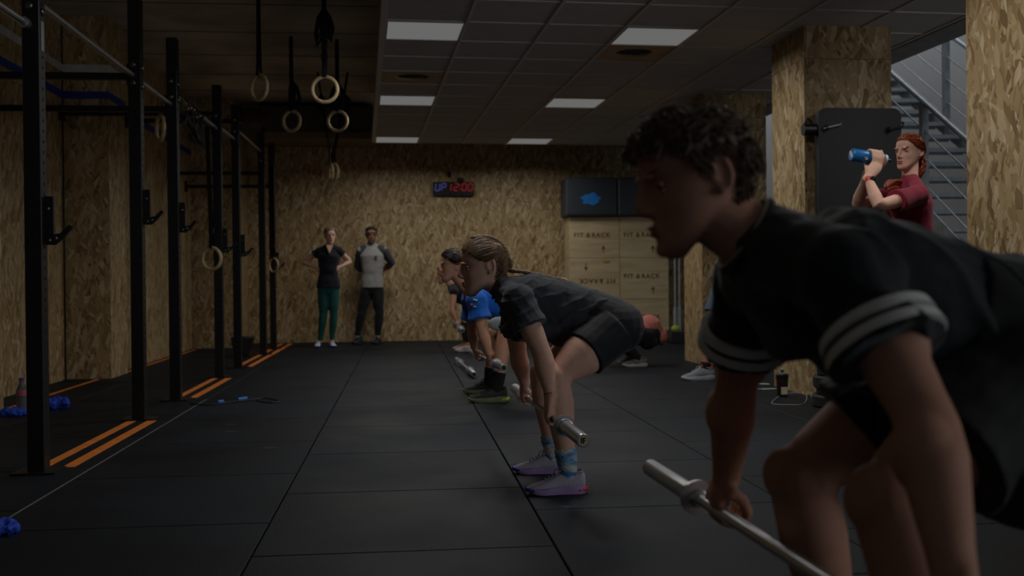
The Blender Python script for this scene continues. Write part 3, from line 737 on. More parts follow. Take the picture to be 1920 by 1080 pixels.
# ================================================================ barbells
def barbell(label, a, b, sl=.36, rs=.025, rb=.0135, rc=.038, emblem=False, collar_col=None):
    """a = near end, b = far end"""
    a, b = V(a), V(b); d = (b-a).normalized()
    o = empty('barbell', (a+b)/2 - V((0, 0, rc)), label, 'barbell')
    MB().cyl(a+d*sl, b-d*sl, rb, 14).build('shaft', STEEL, o)
    for p, s_ in ((a, 1), (b, -1)):
        e = d*s_
        m_ = MB(); m_.tube([p, p+e*.006, p+e*(sl-.02)], [rs-.003, rs, rs], 22); sv = m_.build('sleeve', STEEL, o)
        m_ = MB(); m_.tube([p+e*(sl-.052), p+e*(sl-.050), p+e*(sl-.023), p+e*(sl-.0225), p+e*(sl-.011), p+e*(sl-.0105), p+e*sl], [rs+.001, rs+.005, rs+.005, rc+.003, rc+.003, rs, rs-.005], 24)
        c_ = m_.build('collar', collar_col or STEEL, o)
        MB().torus(p+e*(sl-.051), e, rs+.003, .003, 24, 8).build('collar_band', plain('blue_band', srgb(60, 110, 180), .4, .4) if collar_col else STEEL, o)
        m_ = MB(); m_.tube([p-e*.001, p+e*.004], [rs-.007, rs-.007], 20); cp = m_.build('end_cap', plain('brass_cap', srgb(190, 178, 140), .5, .3) if emblem else BLKP, o)
        if emblem and s_ == 1:
            R_ = d.to_track_quat('Y', 'Z').to_matrix(); m2 = MB()
            for x, z, w_, h_ in ((-.006, 0, .004, .02), (.004, .008, .012, .004), (.004, 0, .009, .004), (.001, -.002, .004, .018)): m2.box(p-d*.0015+R_ @ V((x, 0, z)), (w_, .002, h_), R_)
            m2.build('emblem', BLKP, cp, False)
    return o

# ================================================================ people
def skin_mat(name, col, rough=.5):
    if name in MATS: return MATS[name]
    m = plain(name, col, .62, noise_s=22, var=.08, bump=(220, .12, .001), spec=.3)
    b = m.node_tree.nodes['Principled BSDF']
    b.inputs['Subsurface Weight'].default_value = .12; b.inputs['Subsurface Radius'].default_value = (.02, .008, .004); b.inputs['Subsurface Scale'].default_value = .5
    return m
def cloth_mat(name, col, rough=.85, wr=.6, sc=14, var=.1):
    return plain(name, col, rough, noise_s=90, var=var, bump=(sc, wr, .012, (1, 1, .45)), sheen=.15, spec=.25)
def remesh(o, vox, it=4, fac=.5, disp=None):
    md = o.modifiers.new('remesh', 'REMESH'); md.mode = 'VOXEL'; md.voxel_size = vox; md.use_smooth_shade = True
    s_ = o.modifiers.new('smooth', 'SMOOTH'); s_.iterations = it; s_.factor = fac
    if disp:
        tx = bpy.data.textures.new('folds', 'CLOUDS'); tx.noise_scale = disp[1]; tx.noise_depth = 1
        dm = o.modifiers.new('folds', 'DISPLACE'); dm.texture = tx; dm.strength = disp[0]; dm.mid_level = .5; dm.texture_coords = 'LOCAL'
    return o
def bake_folds(o, fn):
    """freeze the remeshed cloth and press folds into it along the surface normals"""
    dg = bpy.context.evaluated_depsgraph_get(); me = bpy.data.meshes.new_from_object(o.evaluated_get(dg))
    off = root_loc(o.parent); nn = [v.normal.copy() for v in me.vertices]
    for v, n in zip(me.vertices, nn): v.co = v.co + n*fn(v.co+off, n)
    o.modifiers.clear(); o.data = me; me.update(); me.polygons.foreach_set('use_smooth', [True]*len(me.polygons))
    s_ = o.modifiers.new('smooth', 'SMOOTH'); s_.iterations = 1; s_.factor = .4
def fold(p, d, freq, amp, warp=1.6, wf=7.0, sharp=1.6):
    a = p.dot(d)*freq + warp*noise.noise(p*wf) + .6*noise.noise(p*wf*2.3)
    return amp*((1-abs(math.sin(a)))**sharp - .35)
def lerp(a, b, t): return a+(b-a)*t

# ---- head -----------------------------------------------------------------
HP = [(-.118, .066, .042, .014), (-.108, .080, .032, .031), (-.092, .0845, .010, .043), (-.070, .080, -.030, .053), (-.050, .079, -.062, .059), (-.030, .078, -.079, .0655),
      (-.010, .077, -.087, .0695), (.010, .077, -.093, .0715), (.026, .084, -.097, .0725), (.045, .087, -.099, .0735), (.062, .083, -.098, .0725), (.080, .070, -.091, .067),
      (.095, .050, -.076, .055), (.106, .024, -.052, .036), (.112, -.002, -.024, .012)]
def hprof(z):
    for a, b in zip(HP, HP[1:]):
        if z <= b[0]:
            t = max(0, (z-a[0])/(b[0]-a[0])); return [lerp(a[i], b[i], t) for i in (1, 2, 3)]
    return list(HP[-1][1:])
def head_pt(z, ang):
    xf, xb, w_ = hprof(z); c_, s_ = math.cos(ang), math.sin(ang)
    cx = (xf+xb)/2; a = (xf-xb)/2
    x = cx + a*(abs(c_)**.92)*(1 if c_ > 0 else -1); y = w_*(abs(s_)**.92)*(1 if s_ > 0 else -1)
    if c_ > 0: y *= 1-.10*c_*c_
    p = V((x, y, z))
    for sy in (-1, 1):      # eye sockets, cheek bones
        d2 = (p-V((.078, sy*.032, .006))).length_squared; p.x -= .011*math.exp(-d2/(2*.0125**2))
        d2 = (p-V((.066, sy*.046, -.018))).length_squared; q = .004*math.exp(-d2/(2*.015**2)); p.x += q; p.y += sy*q*.7
    return p
class Head:
    def __init__(s, c, fwd, up, k=1.0):
        s.o = V(c); f = V(fwd).normalized(); u = V(up); u = (u-f*u.dot(f)).normalized(); s.k = k
        s.R = Matrix((f, u.cross(f), u)).transposed()
    def w(s, p): return s.o + s.R @ (V(p)*s.k)
    def add(s, mb, jaw=1.0, nose=1.0):
        zs = [-.118+.23*i/34 for i in range(35)]; n = 40
        mb.loft([[s.w(head_pt(z, 2*math.pi*j/n)) for j in range(n)] for z in zs])
        def lo(pts): mb.loft([[s.w(q) for q in r] for r in pts])
        def el(c, ax): mb.ell(s.w(c), [a*s.k for a in ax], 14, 8, s.R)
        def sec(x, z, w_, d, n=10): return [V((x+d*math.cos(2*math.pi*j/n), w_*math.sin(2*math.pi*j/n), z+.35*d*math.cos(2*math.pi*j/n))) for j in range(n)]
        tip = .107*nose+.001
        lo([sec(.079, .026, .007, .006), sec(.086, .008, .0075, .008), sec(.093, -.010, .009, .010), sec(tip-.011, -.026, .0115, .012), sec(tip-.014, -.036, .0115, .011), sec(.082, -.042, .009, .008)])
        for sy in (-1, 1):
            el((.085, sy*.012, -.033), (.011, .0065, .0075))
            el((.0815, sy*.030, .024), (.010, .020, .0055))                       # brow
            el((-.028, sy*.0705, -.002), (.013, .0045, .024)); el((-.022, sy*.0735, -.027), (.007, .005, .008)); el((-.016, sy*.073, -.008), (.005, .006, .007))
            mb.tube([s.w((-.028+.0155*math.cos(q), sy*(.0735+.005*max(0, -math.cos(q))), .001+.028*math.sin(q))) for q in [x*.42-.2 for x in range(13)]], .0048*s.k, 8, s.R @ V((0, 1, 0)), 1, True)
        el((.0835, 0, -.0575), (.0085, .023, .0058)); el((.0815, 0, -.0690), (.0085, .020, .0062)); el((.078, 0, -.098), (.012, .018, .014))
        el((.008, 0, -.062), (.045, .042, .022))
    def extras(s, root, skin, brow_mat, eye=(70, 52, 40)):
        wm = plain('eye_white', srgb(132, 124, 116), .6, spec=.2); im = plain('iris_%d' % eye[0], srgb(*eye), .45, spec=.2)
        for sy in (-1, 1):
            e = MB(); e.ell(s.w((.0565, sy*.032, .004)), [.0105*s.k]*3, 14, 10); eo = e.build('eye', wm, root)
            i_ = MB(); i_.ell(s.w((.0655, sy*.0325, .003)), [.0032*s.k, .0056*s.k, .0056*s.k], 12, 6, s.R); i_.build('iris', im, eo)
            l = MB(); l.tube([s.w((.0612+.0065*math.cos(t*1.2), sy*(.032+.0155*t), .0078+.0030*(1-t*t))) for t in (-1, -.5, 0, .5, 1)], [.0042*s.k]*5, 6); l.tube([s.w((.0596+.0060*math.cos(t*1.2), sy*(.032+.0145*t), -.0030-.0022*(1-t*t))) for t in (-1, -.5, 0, .5, 1)], [.0036*s.k]*5, 6); l.build('eyelid', skin, root)
            b = MB(); b.tube([s.w((.0825-.013*t*t-.004*t, sy*(.031+.019*t), .0275+.004*t)) for t in (-.9, -.4, .1, .6, 1)], [(.0024*s.k, .0024*s.k)]*4+[.001*s.k], 6); b.build('eyebrow', brow_mat, root)
    def lips(s, root, mat):
        m_ = MB()
        m_.ell(s.w((.0855, 0, -.0580)), [.0082*s.k, .0205*s.k, .0048*s.k], 14, 8, s.R); m_.ell(s.w((.0838, 0, -.0685)), [.0082*s.k, .018*s.k, .0054*s.k], 14, 8, s.R)
        m_.build('lips', mat, root)
HL_SHORT = [(0, .080), (35, .078), (55, .062), (72, .045), (80, .012), (87, .012), (94, .036), (116, .036), (124, -.01), (132, -.05), (180, -.062)]
HL_LONG = [(0, .074), (35, .070), (55, .052), (74, .030), (92, .014), (100, .030), (118, .026), (126, -.030), (135, -.060), (180, -.075)]
def hairline(tab, deg):
    deg = abs(((deg+180) % 360)-180)
    for a, b in zip(tab, tab[1:]):
        if deg <= b[0]: return lerp(a[1], b[1], (deg-a[0])/(b[0]-a[0]))
    return tab[-1][1]
HC = V((-.006, 0, .018)); HR = V((.094, .0755, .096))
def hair_pt(tab, t, ang, off):
    zh = hairline(tab, math.degrees(ang)); z = .112+(zh-.112)*(t**.85); p = head_pt(z, ang); n = (p-HC); n = V((n.x/HR.x**2, n.y/HR.y**2, n.z/HR.z**2)).normalized()
    return p + n*off, n
def hair_cap(hd, root, mat, tab, th=.012, name='hair', lump=.0):
    mb = MB(); n = 56; rings = []; T_ = [.03, .1, .2, .3, .4, .5, .6, .7, .8, .88, .95, 1]
    for t in T_:
        r = []
        for j in range(n):
            a = 2*math.pi*j/n-math.pi; off = th*(1-max(0, (t-.72)/.28)**2) - .003*(t > .98)
            p, nn = hair_pt(tab, t, a, off)
            if lump: p = p + nn*lump*noise.noise(p*38)
            r.append(hd.w(p))
        rings.append(r)
    mb.loft(rings, False); mb.f.append(tuple(range(n)))
    return mb.build(name, mat, root)
def locks(hd, root, mat, tab, cnt, flow, length, rad, seed=1, lift=.10, curl=0, name='hair_locks', parent=None, trange=(0, 1), steps=6, angf=None):
    rnd = random.Random(seed); mb = MB()
    for q in range(cnt):
        t = trange[0]+(trange[1]-trange[0])*math.sqrt(rnd.random()); a = rnd.uniform(-math.pi, math.pi)
        if angf and not angf(a): continue
        p, n = hair_pt(tab, t, a, .006); L_ = length*rnd.uniform(.6, 1.25); d = flow(p, n, rnd).normalized(); pts = [p.copy()]; cp = p.copy()
        ph = rnd.random()*6.3; ww = curl*rnd.uniform(.5, 1.3)
        side = n.cross(d); side = side.normalized() if side.length > 1e-4 else V((0, 1, 0))
        for i in range(steps):
            f = (i+1)/steps; d2 = d + side*math.sin(ph+f*5)*ww + V((0, 0, -.15*f*curl)); cp = cp + d2.normalized()*L_/steps
            r = cp-HC; m = math.sqrt((r.x/HR.x)**2+(r.y/HR.y)**2+(r.z/HR.z)**2); want = 1+.095+lift*math.sin(math.pi*min(1, f*.8))*(.7+.6*rnd.random())
            if cp.z > -.07 and m < want: cp = HC + r*(want/m)
            pts.append(cp.copy()); g = V((r.x/HR.x**2, r.y/HR.y**2, r.z/HR.z**2)).normalized(); d = (d-g*d.dot(g)*.8)
        w_ = rad*rnd.uniform(.7, 1.3)*hd.k
        mb.tube([hd.w(x) for x in pts], [(w_*s_, w_*s_*.6) for s_ in ([.7, 1, 1, .9, .75, .5, .15] if steps == 6 else [.7]+[1-.75*i/steps for i in range(1, steps+1)])], 5, hd.R @ V((0, 1, .1)))
    return mb.build(name, mat, parent or root)

# ---- hands ----------------------------------------------------------------
def hand_grip(mb, wrist, c, axis, front, up, rb, k=1.0, inner=1):
    """hand closed round a bar at c: knuckles on the front side, fingers going under and up the back. inner = side of the thumb along axis"""
    axis = V(axis).normalized(); front = V(front).normalized(); up = V(up).normalized(); R_ = rb+.0095*k
    offs = [(-.0300, .92), (-.0100, 1.02), (.0105, 1.0), (.0300, .86)] if inner < 0 else [(.0300, .92), (.0100, 1.02), (-.0105, 1.0), (-.0300, .86)]
    mcp = []
    for o_, l in offs:
        q = c+axis*o_*k; fr = .0088*k*(.9 if l < .9 else 1)
        P = [q+(front*1.05+up*.95)*R_*1.12, q+(front*1.22+up*.1)*R_, q+(front*.95-up*.85)*R_, q+(front*.0-up*1.18)*R_, q+(-front*.95-up*.65)*R_, q+(-front*1.05+up*.1*l)*R_]
        mcp.append(P[0]); mb.tube(P, [fr*1.12, fr*1.08, fr*1.05, fr, fr*.95, fr*.8], 8, axis, 1, True)
    ctr = sum(mcp, V((0, 0, 0)))/4; pd = (ctr-wrist)
    n_ = axis.cross(pd).normalized()
    mb.tube([wrist-pd*.15, wrist+pd*.1, wrist+pd*.45, wrist+pd*.8, ctr], [(.029*k, .021*k), (.031*k, .022*k), (.040*k, .021*k), (.043*k, .018*k), (.041*k, .013*k)], 14, axis, 1, True)
    pc_ = lerp(ctr, c, .45)+up*R_*.35; fm = Matrix((axis, front, axis.cross(front))).transposed(); mb.ell(pc_, (.036*k, .016*k, .022*k), 14, 8, fm)
    s_ = axis*inner                      # thumb
    b0 = wrist+pd*.25+s_*.020*k; b1 = wrist+pd*.62+s_*.040*k-front*.012*k; b2 = c+s_*.046*k+(-front*.55+up*.95)*R_*1.1; b3 = c+s_*.036*k+(-front*1.2-up*.1)*R_; b4 = c+s_*.024*k+(-front*.8-up*1.0)*R_*1.15
    mb.tube([b0, b1, b2, b3, b4], [.016*k, .0155*k, .012*k, .0108*k, .0085*k], 8, front, 1, True)
def hand_open(mb, wrist, d, palm_n, k=1.0, curl=.5, thumb=1):
    """relaxed hand: d = pointing direction, palm_n = palm side"""
    d = V(d).normalized(); pn = V(palm_n); pn = (pn-d*pn.dot(d)).normalized(); s_ = d.cross(pn)
    mb.tube([wrist-d*.02, wrist, wrist+d*.045*k, wrist+d*.088*k], [(.027*k, .020*k), (.029*k, .019*k), (.040*k, .017*k), (.041*k, .013*k)], 12, s_, 1, True)
    for o_, l in ((-.030, .066), (-.010, .078), (.0105, .074), (.030, .058)):
        p = wrist+d*.086*k+s_*o_*k*thumb; dd = d.copy(); P = [p]
        for j in range(3):
            dd = (dd*math.cos(curl*.7)+pn*math.sin(curl*.7)).normalized(); pn2 = pn; p = p+dd*l*k*(.45, .32, .25)[j]; P.append(p)
        mb.tube(P, [.0095*k, .009*k, .0085*k, .007*k], 8, s_, 1, True)
    b = wrist+d*.02*k-s_*.022*k*thumb
    mb.tube([b, b+d*.035*k-s_*.022*k*thumb+pn*.008*k, b+d*.065*k-s_*.026*k*thumb+pn*.02*k, b+d*.085*k-s_*.022*k*thumb+pn*.03*k], [.014*k, .013*k, .011*k, .008*k], 8, pn, 1, True)

# ---- body -----------------------------------------------------------------
def limb(mb, a, b, c, rad, n=28, ref=(0, 1, 0), bulge=.28):
    """two-bone limb: a-b-c with radii (top, mid, joint, bulge, end)"""
    a, b, c = V(a), V(b), V(c)
    P = [a, lerp(a, b, .3), lerp(a, b, .6), lerp(a, b, .9), lerp(b, c, .06), lerp(b, c, bulge), lerp(b, c, .55), lerp(b, c, .82), c]
    r0, r1, r2, r3, r4 = rad
    mb.tube(P, [r0, lerp(r0, r1, .8), lerp(r1, r2, .25), r2, lerp(r2, r3, .35), r3, lerp(r3, r4, .42), lerp(r3, r4, .85), r4], n, ref, 1, True)
def torso_rings(J, dims, add=0.0, n=26, lo=0.0, hi=1.0):
    hs = (J['hip'][0]-J['hip'][1]).normalized(); ss = (J['sh'][0]-J['sh'][1]).normalized()
    P = [J['pel']+(J['pel']-J['wai']).normalized()*.085, J['pel'], lerp(J['pel'], J['wai'], .55), J['wai'], J['rib'], J['che'], lerp(J['che'], J['nek'], .62), J['nek']]
    f = [0, 0, .2, .35, .65, 1, 1, 1]; rings = []
    a0, b0 = int(round(lo)), int(round(hi)) if hi > 1 else len(P)-1
    for i, p in enumerate(P):
        t = (P[min(i+1, len(P)-1)]-P[max(i-1, 0)])
        sd, up = frame(t, lerp(hs, ss, f[i]))
        rx, ry = dims[i][0]+add, dims[i][1]+add; off = up*(dims[i][2] if len(dims[i]) > 2 else 0)
        rings.append([p+off+sd*rx*abs(math.cos(q))**.85*(1 if math.cos(q) > 0 else -1)+up*ry*abs(math.sin(q))**.85*(1 if math.sin(q) > 0 else -1) for q in [2*math.pi*k/n for k in range(n)]])
    return rings[a0:b0+1]
MALE = [(.10, .085), (.165, .108), (.158, .104), (.148, .10), (.162, .112), (.178, .118), (.125, .085), (.062, .06)]
FEM = [(.10, .085), (.168, .105), (.150, .098), (.128, .088), (.140, .10), (.158, .108), (.108, .076), (.052, .05)]
ARM_M = (.056, .050, .041, .045, .028); ARM_F = (.046, .042, .035, .038, .0235)
LEG_M = (.092, .083, .058, .060, .037); LEG_F = (.094, .084, .056, .058, .035)
def mul(t, k): return tuple(x*k for x in t)
def body(root, J, hd, skin, dims, arm, leg, vox, hands=(), glutes=(), neck=.054, extra=None, name='body', it=4):
    mb = MB(); mb.loft(torso_rings(J, dims, -.014))
    for i in (0, 1):
        limb(mb, J['sh'][i], J['el'][i], J['wr'][i], arm); mb.ell(J['sh'][i], (arm[0]*1.12,)*3)
        mb.tube([J['nek'], lerp(J['nek'], J['sh'][i], .5), J['sh'][i]], [neck*1.02, neck*.95, arm[0]*.95], 12, (0, 0, 1), 1, True)
        limb(mb, J['hip'][i], J['kn'][i], J['an'][i], (leg[0]-.014, *leg[1:])); mb.ell(J['kn'][i], (leg[2]*1.0,)*3)
        if False: mb.tube([J['an'][i], J['an'][i]-V((0, 0, .035)), J['toe'][i]], [leg[4], leg[4], .025], 10, (0, 1, 0), 1, True)
    for c, r in glutes: mb.ell(c, (r, r, r) if not isinstance(r, tuple) else r)
    hb = hd.w((-.020, 0, -.055)); mb.tube([J['nek']-(hb-J['nek'])*.25, lerp(J['nek'], hb, .5), hb], [neck*1.12, neck, neck*.98], 16, (0, 1, 0), 1, True)
    hd.add(mb)
    for h in hands: h(mb)
    if extra: extra(mb)
    o = mb.build(name, skin, root); remesh(o, vox, it+3); return o
def tee(root, J, mat, dims, arm, vox, sleeve=.55, add=.014, sadd=.016, glutes=(), hem=1, extra=None, name='t_shirt', disp=(.012, .09), sleeves=True, neck=.06, flare=.012, top=7):
    mb = MB(); mb.loft(torso_rings(J, dims, add, lo=hem, hi=top))
    for i in (0, 1):
        mb.tube([J['nek'], lerp(J['nek'], J['sh'][i], .5), J['sh'][i]], [neck*1.1, neck*1.02, arm[0]+sadd*.8], 14, (0, 0, 1), 1, True)
        mb.ell(J['sh'][i], (arm[0]*1.12+sadd*.8,)*3)
        if sleeves:
            e = lerp(J['sh'][i], J['el'][i], sleeve); mb.tube([J['sh'][i], lerp(J['sh'][i], e, .5), e], [arm[0]+sadd, arm[1]+sadd*1.05, arm[1]+sadd+flare], 18, (0, 1, 0))
    for c, r in glutes: mb.ell(c, (r+add,)*3)
    if extra: extra(mb)
    o = mb.build(name, mat, root); return remesh(o, vox, 3, .5, disp)
def shorts(root, J, mat, dims, leg, vox, frac=.5, add=.012, ladd=.014, glutes=(), flare=.01, top=3, name='shorts', disp=(.008, .08), extra=None, ref=(0, 1, 0)):
    mb = MB(); mb.loft(torso_rings(J, dims, add, lo=0, hi=top))
    for i in (0, 1):
        f = frac[i] if isinstance(frac, tuple) else frac
        if f <= 1:
            e = lerp(J['hip'][i], J['kn'][i], f); mb.tube([J['hip'][i], lerp(J['hip'][i], e, .5), e], [leg[0]+ladd, lerp(leg[0], leg[1], .6)+ladd, lerp(leg[0], leg[1], .9)+ladd+flare], 20, ref)
        else: limb(mb, J['hip'][i], J['kn'][i], lerp(J['kn'][i], J['an'][i], f-1), tuple(x+ladd for x in leg), 16)
    for c, r in glutes: mb.ell(c, (r+add,)*3)
    if extra: extra(mb)
    o = mb.build(name, mat, root); return remesh(o, vox, 3, .5, disp)
def collar(root, J, mat, r=.066, t=.008, k=.55):
    """ribbed neck band of a shirt"""
    d = (J['nek']-J['che']).normalized(); c = J['nek']+(J['hb']-J['nek'])*k; MB().torus(c, (J['hb']-J['nek']), r, t, 28, 8).build('collar', mat, root)

# ---- shoes ----------------------------------------------------------------
def shoe(root, heel, fwd, L_, upper, sole, lace=None, accent=None, k=1.0, heelcol=None, toecol=None, name='shoe', sidecol=None, opening=None):
    """heel = floor point at the back of the shoe, fwd = toe direction"""
    f = V(fwd); up = V((0, 0, 1)); f.normalize(); s_ = up.cross(f).normalized(); up = f.cross(s_); H_ = V(heel)
    def W(x, y, z): return H_+f*x*L_+s_*y*L_+up*z*L_
    e = empty(name, H_-root_loc(root)); e.parent = root
    # sole: outline with toe spring
    ol = [(0, .0), (.015, .095), (.10, .145), (.25, .145), (.42, .138), (.58, .155), (.72, .178), (.85, .162), (.95, .10), (1.0, 0)]
    rows = []
    for z0, gx in ((0.0, .955), (.03, 1.0), (.085, 1.0), (.11, .97)):
        r = []
        for x, y in ol: r.append((x, y))
        for x, y in reversed(ol[1:-1]): r.append((x, -y))
        rows.append([W(.5+(x-.5)*gx, y*gx, z0*(1.25 if x < .3 else 1.0 if x < .6 else .8)+(.05*max(0, (x-.7)/.3)**2)*(1 if z0 < .05 else .6)) for x, y in r])
    m_ = MB(); m_.loft(rows); so = m_.build('sole', sole, e)
    # upper: arches along the length
    secs = [(.015, .098, .31), (.06, .130, .345), (.14, .145, .335), (.24, .147, .315), (.34, .143, .34), (.44, .136, .325), (.54, .140, .275), (.64, .152, .23), (.74, .160, .195), (.83, .148, .170), (.91, .118, .145), (.965, .070, .11), (.985, .03, .08)]
    rings = []
    for x, w_, h_ in secs:
        r = []
        for j in range(13):
            a = math.pi*j/12; c_ = math.cos(a); n_ = math.sin(a)
            r.append(W(x, w_*(abs(c_)**.8)*(1 if c_ > 0 else -1), .075+(h_-.075)*(n_**.75)))
        rings.append(r)
    m_ = MB(); m_.loft(rings); u = m_.build('upper', upper, e)
    md = u.modifiers.new('s', 'SUBSURF'); md.levels = md.render_levels = 1
    if lace:
        m_ = MB()
        for i in range(5):
            x = .44+.055*i; h_ = lerp(.330, .232, i/4.0); w_ = .045
            m_.tube([W(x, -w_, h_-.012), W(x+.01, -w_*.4, h_+.012), W(x+.012, 0, h_+.017), W(x+.01, w_*.4, h_+.012), W(x, w_, h_-.012)], .009*L_*1.3, 6, up)
        m_.tube([W(.44, 0, .335), W(.40, .05, .38), W(.47, .085, .36), W(.5, .1, .28)], .007*L_, 6); m_.tube([W(.44, 0, .335), W(.42, -.05, .39), W(.50, -.08, .36), W(.53, -.11, .26)], .007*L_, 6)
        m_.build('laces', lace, e)
    m_ = MB(); m_.tube([W(.26, 0, .29), W(.38, 0, .36), W(.385, 0, .43)], [(.05*L_, .012*L_), (.06*L_, .018*L_), (.05*L_, .01*L_)], 10, s_); m_.build('tongue', accent or upper, e)
    m_ = MB(); m_.torus(W(.185, 0, .338), up+f*.12, .125*L_, .018*L_, 24, 8); m_.build('ankle_collar', accent or upper, e)
    if heelcol:
        m_ = MB(); m_.tube([W(.30, .118, .06), W(.12, .135, .06), W(.0, .09, .075), W(-.022, 0, .085), W(.0, -.09, .075), W(.12, -.135, .06), W(.30, -.118, .06)], [(.02*L_, .014*L_), (.028*L_, .016*L_), (.036*L_, .018*L_), (.04*L_, .018*L_), (.036*L_, .018*L_), (.028*L_, .016*L_), (.02*L_, .014*L_)], 8, up); m_.build('heel_clip', heelcol, e)
    if toecol:
        m_ = MB(); m_.tube([W(.78, .162, .055), W(.90, .135, .075), W(.99, .05, .09), W(.99, -.05, .09), W(.90, -.135, .075), W(.78, -.162, .055)], [(.018*L_, .008*L_), (.028*L_, .012*L_), (.032*L_, .014*L_), (.032*L_, .014*L_), (.028*L_, .012*L_), (.018*L_, .008*L_)], 8, up); m_.build('toe_guard', toecol, e)
    if sidecol:
        for sy in (-1, 1):
            m_ = MB(); m_.tube([W(.20, sy*.125, .19), W(.34, sy*.126, .135), W(.46, sy*.122, .125), W(.62, sy*.135, .15)], [(.004*L_, .004*L_), (.02*L_, .005*L_), (.016*L_, .005*L_), (.003*L_, .004*L_)], 8, up); m_.build('side_flash', sidecol, e)
    return e
def sock(root, an, kn, heel, mat, up_=.12, r0=.042, r1=.05, fwd=V((-1, 0, 0))):
    an = V(an); d = (V(kn)-an).normalized()
    m_ = MB(); m_.tube([an-V((0, 0, .04))+fwd*.012, an-V((0, 0, .02)), an, an+d*up_*.5, an+d*up_*.92, an+d*up_], [r0*.72, r0*.86, r0*.93, lerp(r0, r1, .4), r1, r1*.985], 22, (0, 1, 0))
    return m_.build('sock', mat, root)
def base_of(*p):
    q = sum((V(x) for x in p), V((0, 0, 0)))/len(p); q.z = 0; return q
SKIN_A = skin_mat('skin_tan', srgb(186, 136, 112)); SKIN_B = skin_mat('skin_fair', srgb(222, 176, 154)); SKIN_C = skin_mat('skin_warm', srgb(210, 158, 130)); SKIN_D = skin_mat('skin_brown', srgb(150, 104, 78))
DARKHAIR = plain('dark_brown_hair', srgb(92, 73, 58), .5, noise_s=60, var=.4); BROWNHAIR = plain('brown_hair', srgb(112, 86, 62), .42, noise_s=70, var=.4)
BLONDHAIR = plain('dark_blond_hair', srgb(128, 103, 76), .52, noise_s=70, var=.38); REDHAIR = plain('auburn_hair', srgb(136, 66, 36), .4, noise_s=70, var=.35); BLACKHAIR = plain('black_hair', srgb(26, 23, 22), .5, noise_s=50, var=.3)
LIP = skin_mat('lip_rose', srgb(178, 104, 98))

